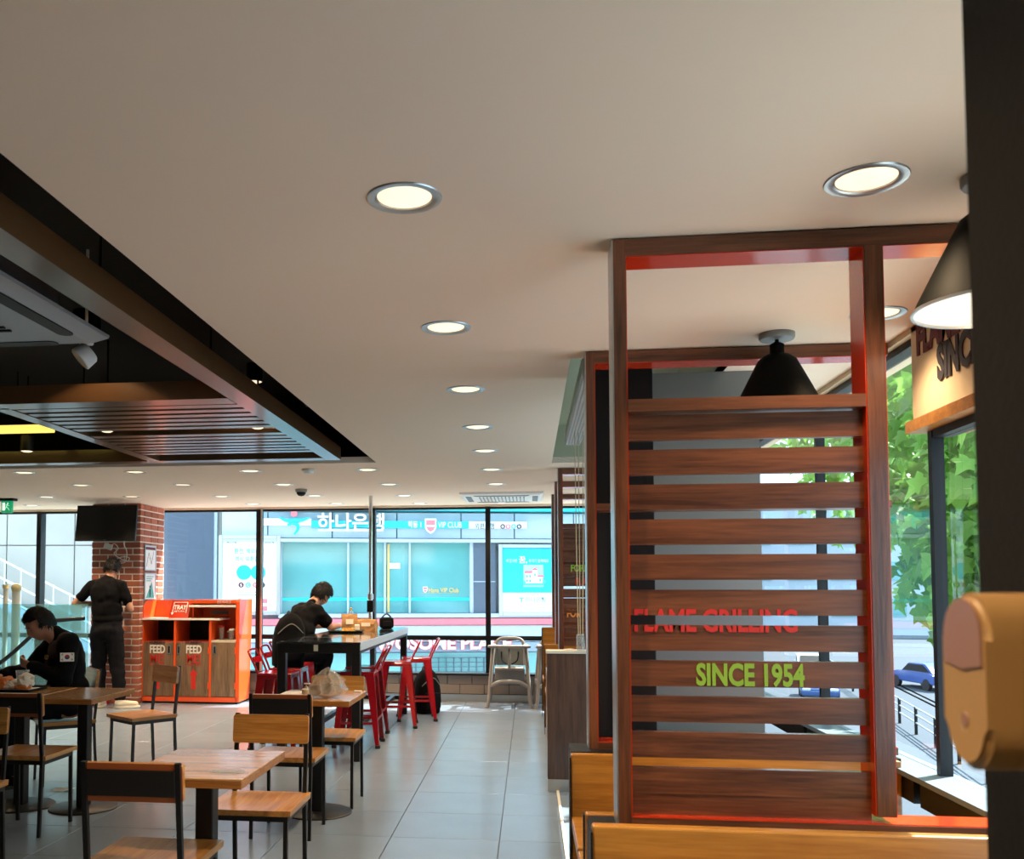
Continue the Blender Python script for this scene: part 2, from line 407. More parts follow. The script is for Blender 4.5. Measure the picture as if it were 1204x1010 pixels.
for k in range(8): place_dl(*DL[k], ('round recessed downlight, %s from the viewer in the row over the aisle' % ords[k]), 'downlights in a row over the aisle')
ld2 = ld.copy(); ld2.energy = 30
place_dl(*DL[8], 'round recessed downlight just before the first walnut booth frame at right', 'downlights over the booths')
place_dl(*DL[9], 'round recessed downlight over the booth between the black lamp and side window', 'downlights over the booths')
for o in list(C.objects):
    if o.get('group') == 'downlights over the booths':
        for c_ in o.children:
            if c_.type == 'LIGHT': c_.data = ld2
rown = ['just beyond the dark ceiling tray', 'in the second row past the dark tray', 'in the third row past the dark tray', 'in the row closest to the far window']
for r, row in enumerate(GRID):
    for k, q in enumerate(row): place_dl(*q, 'small round downlight %s, %s from the left' % (rown[r], ords[k]), 'downlights past the tray')
for k, q in enumerate(BEHIND): place_dl(*q, 'round recessed downlight behind the viewer', 'downlights behind the viewer')

# hanging brown frame in the dark tray
ft = thing('ceiling_frame', 'brown suspended ceiling frame with slatted bay in the black tray', 'ceiling frame', (0, 0, 0))
BZ0, BZ1 = 2.412, 2.515
MB().b2((-1.615, -1.5, BZ0), (-1.495, 7.35, BZ1)).build('beam', M['beam'], ft)
MB().b2((-3.06, 4.98, BZ0), (-2.965, 7.22, BZ1)).build('beam', M['beam'], ft)
MB().b2((-5.4, 4.87, BZ0), (-1.62, 5.02, BZ1)).build('beam', M['beam'], ft)
MB().b2((-5.4, 7.22, BZ0), (-1.62, 7.35, BZ1)).build('beam', M['beam'], ft)
MB().b2((-5.4, -1.5, BZ0), (-5.28, 7.35, BZ1)).build('beam', M['beam'], ft)
sl = MB(); sl.b2((-2.963, -.045, .0), (-1.617, .045, .035), .004); s0 = sl.build('slat', M['beam'], ft); first2 = True
for y in (5.10, 5.235, 5.37, 5.505, 5.64, 5.775, 6.06, 6.195, 6.33, 6.465, 6.60, 6.735, 6.87):
    o = s0 if first2 else inst(s0, ft, (0, 0, 0)); first2 = False; o.location = (0, y, BZ0 + .004)
MB().b2((-2.963, 5.83, 2.46), (-1.617, 6.0, 2.50)).build('light_rail', M['darkplate'], ft)
for k, (x, y) in enumerate(((-4.6, .5), (-1.55, 3.2), (-1.55, 4.4), (-1.55, 6.3), (-3.01, 6.0))):
    MB().cyl((x, y, BZ1), (x, y, 3.05), .006, n=6).build('hanger_rod', M['frame_black'], ft)
# lamps in the tray
def plen(name, x, y, z, r, label):
    t = thing(name, label, 'ceiling light', (x, y, z), 0, 'lamps in the dark tray')
    MB().lathe([(0, .12), (r * .98, .12), (r, .11), (r, .0), (r * .9, .0), (r * .86, .03)], 24).build('housing', M['frame_black'], t, True)
    MB().lathe([(0, -.006), (r * .6, -.005), (r * .88, .002), (0, .03)], 24).build('lens', M['lens'], t, True)
    MB().cyl((0, 0, .12), (0, 0, 3.05 - z), .007, n=8).build('stem', M['frame_black'], t)
    l = bpy.data.lights.new('lamp', 'SPOT'); l.energy = 8; l.color = LAMP_COL; l.spot_size = math.radians(120); l.shadow_soft_size = .03
    lo_ = bpy.data.objects.new('lamp', l); C.objects.link(lo_); lo_.parent = t; lo_.location = (0, 0, -.02)
plen('can_light', -2.31, 4.62, 2.72, .075, 'black can light beside the white cassette unit in the tray')
plen('can_light', -1.80, 5.97, 2.75, .055, 'black can light between tray beam and ceiling edge')
plen('can_light', -2.80, 5.915, 2.432, .045, 'small can light set among the brown slats, left one')
plen('can_light', -1.76, 5.915, 2.432, .045, 'small can light set among the brown slats, right one')
plen('can_light', -3.90, 6.85, 2.455, .05, 'black can light hanging left of the slatted bay')
# glowing strip
st = thing('strip_light', 'long yellow strip light glowing above the left bay of the tray', 'light', (-4.6, 6.7, 2.58))
MB().b2((-.9, -.06, .0), (.98, .06, .05), .005).build('diffuser', mat('strip_glow', '#ffdf6a', .5, emit=1.1), st)
MB().b2((-.92, -.075, .045), (1.0, .075, .09)).build('tray_housing', M['darkplate'], st)
for x in (-.7, .7): MB().cyl((x, 0, .09), (x, 0, .47), .006, n=6).build('hanger_rod', M['frame_black'], st)
pn = thing('pendant_lamp', 'orange glowing pendant lamp half cut off at the left edge', 'lamp', (-3.62, 4.72, 2.42))
MB().lathe([(.17, 0), (.165, .02), (.13, .08), (.06, .12), (.02, .13), (.02, .16)], 28).build('shade', mat('orange_shade', '#e08a2a', .4, emit=.35), pn, True)
MB().cyl((0, 0, .16), (0, 0, .63), .006, n=8).build('cord', M['frame_black'], pn)
# cassette air conditioner in the tray
ac = thing('cassette_unit', 'grey ceiling cassette air conditioner inside the dark tray at left', 'air conditioner', (-2.44, 3.55, 2.50))
MB().b2((-.36, -.36, .03), (.36, .36, .26), .02).build('casing', mat('ac_case', '#7d828a', .5), ac)
f = MB(); f.lathe([(.40, .05), (.735, .05), (.73, .036), (.66, .004), (.64, .0), (.0, .0)], 4, M=Matrix.Rotation(PI / 4, 3, 'Z')); f.build('front_panel', mat('ac_panel', '#9aa2a9', .45), ac)
for k in range(4):
    R = Matrix.Rotation(k * PI / 2, 3, 'Z'); q = MB(); pts = []
    for a_ in range(9): pts.append((.28 + .035 * math.cos(PI / 2 - PI * a_ / 8), .425 + .035 * math.sin(PI / 2 - PI * a_ / 8)))
    pts += [(-x, 2 * .425 - y) for x, y in pts]
    q.prism(pts, -.008, M=R, c=(0, 0, .0045)); q.build('air_slot', M['tvblack'], ac)
q = MB()
for k in range(9): q.box((0, -.2 + .05 * k, -.004), (.44, .014, .01))
q.build('grille', M['frame_black'], ac)
# white adjustable spot under it
sp = thing('track_spot', 'small white adjustable spotlight under the cassette corner', 'spotlight', (-2.15, 4.3, 2.60))
MB().cyl((0, 0, .0), (0, 0, .45), .008, n=8).build('stem', M['white'], sp)
MB().box((0, 0, -.01), (.06, .05, .03), None, .006).build('mount', M['white'], sp)
Rm = Euler((0, math.radians(48), math.radians(30))).to_matrix()
MB().lathe([(0, .03), (.045, .03), (.055, .02), (.06, -.035), (.055, -.04)], 24, c=(0, 0, -.075), M=Rm).build('head', M['white'], sp, True)
MB().lathe([(0, -.036), (.054, -.038)], 24, c=(0, 0, -.075), M=Rm).build('lens', mat('spot_lens', '#e8cba8', .4), sp)
# far ceiling cassette
ac2 = thing('cassette_unit', 'white four way cassette air conditioner by the far window', 'air conditioner', (-.29, 10.43, CEIL))
MB().lathe([(.64, .0), (.625, -.022), (.58, -.034), (.0, -.036)], 4, M=Matrix.Rotation(PI / 4, 3, 'Z')).build('front_panel', M['white'], ac2)
for k in range(4):
    R = Matrix.Rotation(k * PI / 2, 3, 'Z'); MB().prism([(-.27, .33), (.27, .33), (.30, .39), (-.30, .39)], -.004, M=R, c=(0, 0, -.0345)).build('air_slot', mat('slot_grey', '#5a5f66', .5) if k == 0 else bpy.data.materials['slot_grey'], ac2)
q = MB()
for k in range(13): q.box((-.24 + .04 * k, 0, -.040), (.012, .5, .008))
q.build('grille', M['grey'], ac2)
# dome camera and smoke detector
dc = thing('dome_camera', 'small black dome camera on the ceiling past the tray', 'camera', (-2.34, 9.45, CEIL))
MB().lathe([(0, 0), (.062, 0), (.06, -.028), (.052, -.032), (0, -.032)], 24).build('base', M['grey'], dc, True)
MB().lathe([(.05, -.03), (.046, -.05), (.03, -.068), (0, -.076)], 24).build('dome', M['tvblack'], dc, True)
sm = thing('smoke_detector', 'white round smoke detector at the far edge of the tray', 'smoke detector', (-1.88, 7.86, CEIL))
MB().lathe([(0, 0), (.06, 0), (.06, -.016), (.05, -.02), (0, -.02)], 24).build('base', M['cream'], sm, True)
MB().lathe([(.045, -.02), (.04, -.035), (.02, -.042), (0, -.043)], 24).build('sensor_head', M['white'], sm, True)
# exit sign
ex = thing('exit_sign', 'green running man exit sign hung from the ceiling at far left', 'sign', (-5.92, 10.0, CEIL))
MB().b2((-.16, -.05, -.03), (.1, .05, -.0005), .004).build('mount', M['frame_black'], ex)
MB().b2((-.062, -.025, -.165), (.062, .025, -.03), .004).build('sign_box', mat('exit_green', '#0aa56c', .4, emit=.5), ex)
wm = mat('exit_white', '#f4fff8', .4, emit=.7)
e = MB(); Z0 = -.0255
e.b2((-.045, Z0, -.14), (-.012, -.0252, -.05))
e.build('doorway', wm, ex)
e = MB(); e.cyl((.022, -.0245, -.058), (.022, -.0262, -.058), .008, n=12)
for p_, q_ in (((.02, -.026, -.068), (.006, -.026, -.1)), ((.006, -.026, -.1), (-.012, -.026, -.125)), ((.006, -.026, -.1), (.03, -.026, -.115)), ((.03, -.026, -.115), (.04, -.026, -.138)), ((.016, -.026, -.074), (.042, -.026, -.088)), ((.016, -.026, -.074), (-.006, -.026, -.08))): e.bar(p_, q_, .0018, .008, (0, 1, 0))
e.build('running_figure', wm, ex)
# ================================================================ BOOTH FRAMES AND BENCHES
M['green_print'] = mat('green_print', '#8fb32e', .6); M['red_print'] = mat('red_print', '#d0271c', .6); M['orange_print'] = mat('orange_print', '#e8872a', .6)
PITCH = .1024; GAP = .0286; TOPB = 1.8146
def booth_frame(y, label, slats=True, rail=(1.894, 1.93), zb=.70, mid=True, x1=1.49):
    t = thing('booth_screen', label, 'partition', (0.25, y, zb), 0, 'walnut booth screens along the side window'); H_ = 2.405 - zb; w = x1 - .25; d = .12
    MB().b2((0, 0, 0), (.036, d, H_)).build('post', M['walnutz'], t)
    MB().b2((-.004, -.002, 0), (.0, d, H_)).build('edge_strip', M['alu'], t)
    if mid: MB().b2((.70, 0, .05), (.75, d, H_ - .05)).build('post', M['walnutz'], t)
    MB().b2((.036, 0, H_ - .05), (w, d, H_)).build('top_beam', M['walnutx'], t)
    MB().b2((.036, 0, 0), (w, d, .028)).build('bottom_rail', M['walnutx'], t)
    # red lacquered inner faces
    MB().b2((.04, .004, H_ - .053), (w, d - .002, H_ - .05)).build('red_liner', M['red'], t)
    MB().b2((.036, .004, .028), (w, d - .002, .031)).build('red_liner', M['red'], t)
    MB().b2((.036, .004, .031), (.039, d - .002, H_ - .053)).build('red_liner', M['red'], t)
    if mid:
        for a, b in ((.697, .70), (.75, .753)): MB().b2((a, .004, .05), (b, d - .002, H_ - .053)).build('red_liner', M['red'], t)
    xe = .697 if mid else w
    MB().b2((.039, 0, rail[0] - zb), (xe, d, rail[1] - zb)).build('middle_rail', M['walnutx'], t)
    if slats:
        s0 = MB().b2((.039, .035, -.037), (xe, .06, .037)).build('slat', M['walnutx'], t); k = 0
        while True:
            zc = TOPB - PITCH * k + .037 - zb
            if zc < .11: break
            o = s0 if k == 0 else inst(s0, t, (0, 0, 0)); o.location = (0, 0, zc); k += 1
        MB().b2((.039, .037, .031), (xe, .058, zc + .066)).build('lower_panel', M['walnutx'], t)
    return t
def slat_text(body, t, x, z, h, m, y=.033, sx=.7, zb=.70):
    o = text(body, h / .70, (x, y, z - zb), FRONT, m, t, 'lettering', .001, .003, sx)
    bm = bmesh.new(); bm.from_mesh(o.data)
    for k in range(14):
        g1 = TOPB - PITCH * k - zb; g0 = g1 - GAP
        for gz in (g0, g1): bmesh.ops.bisect_plane(bm, geom=bm.verts[:] + bm.edges[:] + bm.faces[:], plane_co=(0, 0, gz), plane_no=(0, 0, 1))
        bmesh.ops.delete(bm, geom=[f for f in bm.faces if g0 - 1e-5 < f.calc_center_median().z < g1 + 1e-5], context='FACES')
    bm.to_mesh(o.data); bm.free()
f1 = booth_frame(2.76, 'tall walnut slatted frame with red inner edges, closest to the viewer')
slat_text('FLAME GRILLING', f1, .05, 1.258, .061, M['red_print'])
slat_text('SINCE 1954', f1, .225, 1.104, .060, M['green_print'])
f2 = booth_frame(4.08, 'open walnut frame with red inner edges before the dark pillar', slats=False, rail=(1.715, 1.745), mid=False)
f3 = booth_frame(8.04, 'dark walnut slatted frame with green and orange words, above the brown half wall')
slat_text('FOREVER', f3, .10, 1.525, .06, M['green_print']); slat_text('FOR', f3, .065, 1.14, .06, M['orange_print']); slat_text('YOU', f3, .22, 1.17, .06, M['green_print'])
slat_text('FLAME', f3, .14, 1.41, .06, M['red_print'])
booth_frame(9.06, 'narrow walnut frame seen edge on, second from the far window')
booth_frame(10.3, 'narrow walnut frame seen edge on, closest to the far window')

def bench(y, face, label, z=.74, x0=.16, x1=1.45, wm='oak', pad=False):
    t = thing('booth_bench', label, 'bench', (x0, y, 0), 0, 'booth benches'); w = x1 - x0; f = face
    MB().b2((0, -.02, .06), (w, .02, z), .006, 2).build('backrest', M[wm], t)
    a, b = sorted((f * .03, f * .50)); MB().b2((0.0, a, .41), (w, b, .45), .006, 2).build('seat', M[wm], t)
    a, b = sorted((f * .05, f * .42)); MB().b2((.04, a, 0), (w - .04, b, .41)).build('base', M['steel'], t)
    a, b = sorted((f * .022, f * .03)); MB().b2((-.006, a - .015, 0), (-.001, b + .015, z - .01)).build('end_plate', M['steel'], t)
    if pad:
        pts = []
        for cx_, cz_, a0 in ((w - .10, z - .13, 0), (.14, z - .13, 90), (.14, .54, 180), (w - .10, .54, 270)):
            for k in range(5):
                q = math.radians(a0 + 22.5 * k); pts.append((cx_ + .05 * math.cos(q), cz_ + .05 * math.sin(q)))
        MB().prism(pts, .02, M=FRONT, c=(0, f * .02 + (0 if f < 0 else .02), 0)).build('back_pad', M['oakz'], t)
    return t
bench(2.47, -1, 'oak bench back filling the lower right corner, before the first walnut frame', .778, .155, 1.45, 'oak', True)
bench(2.93, 1, 'oak bench under the first walnut frame, facing away from the viewer', .70, .165, 1.45)
bench(3.96, -1, 'oak bench below the open walnut frame, its seat end seen by the aisle', .70, .165, 1.45, 'oak')
bench(9.06, -1, 'oak bench under the second walnut frame from the far window', .85, .14, 1.4)
bench(10.3, -1, 'oak bench under the walnut frame closest to the far window', .96, .135, 1.4)
bs = thing('bench_plinth', 'black steel plinth carrying the first walnut frame between two bench backs', 'plinth', (.17, 2.5, 0))
MB().b2((.0, .0, 0), (1.3, .39, .70)).build('casing', M['steel'], bs); MB().b2((-.003, .004, .06), (-.0005, .386, .69)).build('side_plate', M['darkplate'], bs)
bs2 = thing('bench_plinth', 'black steel plinth carrying the open walnut frame', 'plinth', (.17, 4.0, 0))
MB().b2((.0, .0, 0), (1.3, .22, .70)).build('casing', M['steel'], bs2); MB().b2((-.003, .004, .06), (-.0005, .21, .69)).build('side_plate', M['darkplate'], bs2)
for yy, z in ((8.02, .70), ):
    b_ = thing('bench_plinth', 'walnut plinth under the slatted frame with green words', 'plinth', (.2, yy, 0))
    MB().b2((0, 0, 0), (1.25, .16, z)).build('casing', M['walnutd'], b_); MB().b2((0, -.02, .0), (1.25, 0, .08)).build('kick_plate', M['alu'], b_)
for yy, z in ((9.09, .70), (10.33, .70)):
    b_ = thing('bench_plinth', 'narrow plinth under the walnut frame %s the far window' % ('second from' if yy < 10 else 'closest to'), 'plinth', (.2, yy, 0))
    MB().b2((0, 0, 0), (1.25, .12, z)).build('casing', M['walnutd'], b_); MB().b2((0, .12, 0), (1.25, .13, .08)).build('kick_plate', M['alu'], b_)
# brown half wall beside the aisle
hw = thing('half_wall', 'dark brown half wall with a pale top beside the aisle', 'cabinet', (.117, 6.5, 0))
MB().b2((0, 0, .085), (1.3, .10, .935)).build('panel', M['walnutd'], hw); MB().b2((-.006, -.006, .935), (1.3, .12, .957), .003).build('cap', M['cream'], hw); MB().b2((.0, -.003, 0), (1.3, .10, .085)).build('kick_plate', M['alu'], hw)
MB().b2((.0, .10, .3), (.012, .5, .80)).build('side_panel', M['oak'], hw)
for k, (a, b, r) in enumerate(((.30, 6.555, .2), (.34, 6.56, -.3), (.27, 6.565, .5))):
    o = tag(MB().box((0, 0, .001), (.06, .05, .002)).build('paper', M['white']), 'small pale paper left on the brown half wall top', 'paper', 'papers on the half wall')
    o.location = (a, b, .957 + .0022 * k); o.rotation_euler = (0, 0, r)
# lamp housing in the recess and hanging cords
ll = thing('linear_lamp', 'white ribbed linear lamp housing in the olive ceiling recess', 'lamp', (.33, 4.6, 2.46))
MB().b2((-.06, 0, .0), (.06, 2.5, .09), .01).build('housing', M['white'], ll)
for k in range(6): MB().b2((-.055 + .02 * k, .02, -.008), (-.048 + .02 * k, 2.48, .0)).build('rib', M['alu'], ll)
for y in (.3, 2.2): MB().cyl((0, y, .09), (0, y, .26), .012, n=8).build('stem', M['cream'], ll)
pd = thing('pendant_lamp', 'clear glass tube pendant on thin cream cords above the half wall', 'lamp', (.345, 6.5, .0))
M['cordc'] = mat('cream_cord', '#b9a987', .6)
for x, y in ((-.03, -.02), (.0, .03), (.03, 0)): MB().tube([(x * .5, y, 1.06), (x * .8, y * 1.2, 1.7), (x, y * 1.5, 2.72)], .003, 6).build('cord', M['cordc'], pd)
MB().lathe([(.028, 0), (.028, .1), (.02, .11), (.018, .11), (.025, .1), (.025, 0)], 16, c=(0, 0, .962)).build('glass_tube', glass('clear_glass', (.9, .93, .93), 1.5, 1.5, .1, (.8, .8, .8)), pd, True)

# black pendant lamps over the booths
def black_lamp(x, y, label):
    t = thing('pendant_lamp', label, 'lamp', (x, y, 2.075), 0, 'black cone lamps over the booths')
    MB().lathe([(.185, 0), (.172, .03), (.085, .205), (.075, .225), (.05, .245), (.028, .252), (.028, .29), (.012, .30)], 40).build('shade', mat('lamp_black', '#050706', .6, spec=.06) if 'lamp_black' not in bpy.data.materials else bpy.data.materials['lamp_black'], t, True)
    MB().lathe([(.182, .002), (.169, .03), (.082, .203), (.07, .22), (0, .235)], 40).build('inner_reflector', M['white'], t, True)
    MB().lathe([(.1875, -.003), (.1875, .004), (.181, .004), (.181, -.003), (.1875, -.003)], 40).build('rim', M['alu'], t, True)
    MB().lathe([(0, .09), (.03, .10), (.035, .13), (.02, .17), (.018, .20)], 16).build('bulb', mat('bulb_glow', '#ffd9a0', .4, emit=1.6) if 'bulb_glow' not in bpy.data.materials else bpy.data.materials['bulb_glow'], t, True)
    MB().cyl((0, 0, .29), (0, 0, .333), .008, n=8).build('stem', M['frame_black'], t)
    MB().lathe([(0, .31), (.065, .31), (.07, .317), (.07, .3345)], 24).build('canopy', M['grey'], t, True)
    l = bpy.data.lights.new('lamp', 'POINT'); l.energy = 0.8; l.color = (1, .8, .55); l.shadow_soft_size = .03
    b = bpy.data.objects.new('lamp', l); C.objects.link(b); b.parent = t; b.location = (0, 0, .06)
    return t
black_lamp(1.15, 2.45, 'black cone pendant lamp with white inside, partly behind the dark pillar')
black_lamp(1.0, 3.90, 'black cone pendant lamp beyond the first walnut frame')

# beige capsule sensor on the near pillar
dv = thing('wall_sensor', 'beige capsule shaped sensor box mounted on the dark pillar', 'sensor', (.362, .70, 1.316))
def capsule_pts(w, h, n=10):
    r = w / 2; p = []
    for k in range(n + 1): p.append((r * math.cos(PI * k / n), h / 2 - r + r * math.sin(PI * k / n)))
    for k in range(n + 1): p.append((-r * math.cos(PI * k / n), -(h / 2 - r) - r * math.sin(PI * k / n)))
    return p
M['dev'] = mat('beige_shell', '#b08c58', .5, var=.05); M['devw'] = mat('rosy_window', '#9b7466', .35)
b = MB(); b.prism(capsule_pts(.064, .122, 14), .062, M=LEFTF)
bmesh.ops.bevel(b.bm, geom=[e for e in b.bm.edges if all(abs(v.co.x + .062) < 1e-4 for v in e.verts)], offset=.005, segments=3, affect='EDGES')
b.build('shell', M['dev'], dv, True)
top = [p for p in capsule_pts(.056, .114, 14) if p[1] > .012] + [(-.028, .012), (.0, .008), (.028, .012)]
MB().prism(top, .0015, M=LEFTF, c=(-.0618, 0, 0)).build('sensor_window', M['devw'], dv)
MB().lathe([(0, 0), (.005, 0), (.006, -.001), (.0045, -.0015), (0, -.001)], 16, c=(-.0625, 0, -.027), M=LEFTF).build('button', M['devw'], dv)
MB().lathe([(.0062, -.0008), (.008, -.0012), (.0088, -.0004)], 20, c=(-.0625, 0, -.027), M=LEFTF).build('button_ring', M['cream'], dv)

# ================================================================ WASTE STATION
ws = thing('waste_station', 'orange waste station with wood doors reading FEED ME and a tray return', 'waste bin', (-4.665, 10.86, 0))
D = .52; Wd = 1.235
M['doorw'] = wood('bin_door_wood', '#5a4431', '#8b6f54', 'z', .5, 1.2)
M['orange_in'] = mat('bin_inside', '#b03316', .5)
MB().b2((0, .02, 0), (Wd - .03, D, .025)).build('foot', M['frame_black'], ws)
MB().b2((0, 0, .025), (Wd - .03, D, .085), .003).build('plinth', M['orange'], ws)
MB().prism([(0, .03), (D, .03), (D, 1.25), (.12, 1.25), (.02, 1.19), (0, 1.12)], .03, M=Matrix(((0, 0, 1), (1, 0, 0), (0, 1, 0)))).build('side_panel', M['orange'], ws)
MB().prism([(0, .03), (.42, .03), (D, 1.25), (.02, 1.25), (0, 1.22)], .045, M=Matrix(((0, 0, 1), (1, 0, 0), (0, 1, 0))), c=(Wd - .05, 0, 0)).build('side_panel', M['orange'], ws)
MB().b2((.03, D - .02, .085), (Wd - .05, D, 1.22)).build('back_panel', M['orange'], ws)
for x in (.415, .855): MB().b2((x, 0.0, .085), (x + .028, D - .02, 1.0)).build('divider', M['orange'], ws)
MB().b2((.03, 0.003, .735), (.855, D - .02, .745)).build('bin_shelf', M['orange_in'], ws)
for x in (.03, .443): MB().b2((x, D - .06, .745), (x + .385, D - .03, 1.0)).build('bin_back', M['frame_black'], ws)
for n, (a, b_) in enumerate(((.034, .411), (.447, .851), (.887, 1.181))):
    d_ = MB().b2((a, -.006, .09), (b_, .014, .735), .002).build('door', M['doorw'], ws)
    hx = (b_ - .055, a + .03, a + .035)[n]
    MB().b2((hx - .016, -.010, .59), (hx + .024, -.006, .70), .002).build('handle_plate', M['alu'], d_)
    MB().b2((hx - .005, -.011, .605), (hx + .013, -.010, .685)).build('handle_slot', M['tvblack'], d_)
    if n < 2:
        c_ = (a + b_) / 2 + (-.01, .02)[n]
        text('HUNGRY!', .05, (c_, -.0075, .715), FRONT, M['navy'], d_, align='CENTER', sx=.9, bold=.0015)
        text('FEED', .135, (c_, -.0075, .605), FRONT, M['white'], d_, align='CENTER', width=None, sx=.66, bold=.0035)
        text('ME!', .15, (c_, -.0075, .49), FRONT, M['red_print'], d_, align='CENTER', sx=.78, bold=.0015)
        text('THANK YOU', .032, (c_, -.0075, .455), FRONT, M['red_print'], d_, align='CENTER', sx=1.05)
        MB().prism([(-.028, 0), (.028, 0), (.028, .17), (.052, .17), (0, .245), (-.052, .17), (-.028, .17)], .002, M=FRONT, c=(c_, -.006, .175)).build('arrow', M['red_print'], d_)
    if n:
        for z in (.64, .22): MB().cyl((b_ + .003, -.012, z - .04), (b_ + .003, -.012, z + .04), .009, n=10).build('hinge', M['orange'], d_)
MB().b2((.02, -.03, 1.0), (1.0, .34, 1.022), .003).build('tray_counter', M['white'], ws)
MB().prism([(.34, 1.022), (D - .02, 1.022), (D - .02, 1.24), (.40, 1.24)], .53, M=Matrix(((0, 0, 1), (1, 0, 0), (0, 1, 0))), c=(.03, 0, 0)).build('tray_back', M['orange'], ws)
MB().prism([(.04, 1.022), (.40, 1.022), (.40, 1.24), (.16, 1.24)], .24, M=Matrix(((0, 0, 1), (1, 0, 0), (0, 1, 0))), c=(.33, 0, 0)).build('sign_block', M['red'], ws)
R_ = Euler((math.radians(90 - 29), 0, 0)).to_matrix()
tn = V((0, -math.cos(math.radians(29)), math.sin(math.radians(29))))
base = V((.45, .0965, 1.128)) + tn * .0025
text('TRAY', .078, base + V((0, .0, .0)), R_, M['white'], ws, align='CENTER', sx=.8, bold=.003, depth=.0008)
text('RETURN', .035, base + V((0, -.020, -.036)), R_, M['white'], ws, align='CENTER', sx=1.0, depth=.0008)
q = MB()
def onp(x, s): return base + V((x, 0, 0)) + (R_ @ V((0, s, 0)))
q.bar(onp(-.085, .095), onp(.085, .095), .009, .002, tn); q.bar(onp(.085, .095), onp(.085, -.05), .009, .002, tn); q.bar(onp(-.085, .095), onp(-.085, -.05), .009, .002, tn)
q.add([onp(-.105, -.045), onp(-.065, -.045), onp(-.085, -.08)], [(0, 1, 2)]); q.build('arrow', M['white'], ws)
MB().b2((.60, .0, 1.20), (Wd - .05, D - .02, 1.245), .003).build('top_hood', M['orange'], ws)
MB().b2((.60, -.008, 1.155), (Wd - .052, .20, 1.182), .002).build('white_shelf', M['white'], ws)
MB().b2((.572, .16, 1.022), (.60, D - .02, 1.245)).build('cheek', M['orange'], ws)
MB().b2((.86, .003, .735), (Wd - .05, D - .02, .76), .002).build('cup_counter', M['cream'], ws)
MB().b2((.72, D - .035, 1.06), (.93, D - .02, 1.10)).build('label_plate', M['grey'], ws)
text('분리 버리는곳', .042, (.95, -.0015, 1.205), FRONT, M['white'], ws, sx=.72)
for (x, y, n_) in ((.955, .16, 0), (1.10, .12, 1), (1.03, .26, 2)):
    cp = thing('plastic_cup', ('tall clear cup with red lid on the waste station cup shelf', 'clear cup against the right side of the waste station shelf', 'dark short cup at the back of the waste station shelf')[n_], 'cup', (-4.665 + x, 10.86 + y, .76))
    h = (.16, .12, .09)[n_]
    MB().lathe([(0, 0), (.028, 0), (.038, h), (.035, h), (.026, .004), (0, .004)], 16).build('cup_body', glass('cup_glass_%d' % n_, (.85, .85, .85), 1.45, 1.5, .25, (.75, .7, .68)), cp, True)
    MB().lathe([(0, .004), (.0255, .006), (.029, h * .45), (0, h * .45)], 16).build('cola', mat('cola', '#2a100c', .2), cp, True)
    MB().lathe([(.040, h - .006), (.040, h + .004), (.03, h + .014), (0, h + .016)], 16).build('lid', M['red_print'] if n_ == 0 else M['white'], cp, True)

# ================================================================ COLUMN FITTINGS, TV, RAILING
tv = thing('television', 'black flat screen television tilted on the brick column', 'television', (-4.918, 10.42, 2.147))
Rt = Euler((math.radians(-7), 0, math.radians(-1.5))).to_matrix()
MB().box((0, 0, 0), (.75, .035, .425), Rt, .004).build('casing', M['frame_black'], tv)
MB().box(Rt @ V((0, -.0185, .004)), (.728, .002, .400), Rt).build('screen', M['tvblack'], tv)
MB().box((0, .05, 0), (.32, .06, .26), Rt, .006).build('rear_housing', M['frame_black'], tv)
q = MB(); q.bar((0, .07, .0), (0, .31, .02), .05, .08); q.box((0, .318, .02), (.2, .02, .2)); q.build('bracket', M['steel'], tv)
MB().box(Rt @ V((0, -.019, -.205)), (.03, .001, .006), Rt).build('status_light', M['grey'], tv)
cb = thing('power_cable', 'looped white power cable with plug hanging below the television', 'cable', (-4.94, 10.735, 1.80))
pts = [(-.08, 0, .08), (-.02, -.005, .12), (.03, -.01, .06), (-.02, -.012, .0), (.06, -.01, -.06), (.15, -.01, -.09), (.17, -.012, -.05), (.09, -.01, -.04), (.0, -.01, -.07), (.03, -.012, -.11), (.12, -.012, -.10), (.14, -.01, .02), (.10, -.008, .12), (.13, -.006, .2)]
def spline(p, k=6):
    P_ = [V(a) for a in p]; out = []
    for i in range(len(P_) - 1):
        a, b, c_, d = P_[max(i - 1, 0)], P_[i], P_[i + 1], P_[min(i + 2, len(P_) - 1)]
        for j in range(k):
            t = j / k; out.append(.5 * ((2 * b) + (c_ - a) * t + (2 * a - 5 * b + 4 * c_ - d) * t * t + (3 * b - a - 3 * c_ + d) * t ** 3))
    return out + [P_[-1]]
MB().tube(spline(pts), .006, 6).build('cord', M['white'], cb, True)
MB().tube(spline([(.02, -.01, -.1), (.05, -.012, -.25), (.03, -.01, -.4)]), .005, 6).build('cord', M['white'], cb, True)
MB().box((-.1, -.004, .085), (.11, .03, .07), (0, .3, 0), .012, 2).build('power_adapter', M['white'], cb)
M['paper'] = mat('poster_paper', '#e9ecec', .6); M['teal_print'] = mat('teal_print', '#4fb3ae', .6); M['grey_print'] = mat('grey_print', '#8f9aa2', .6)
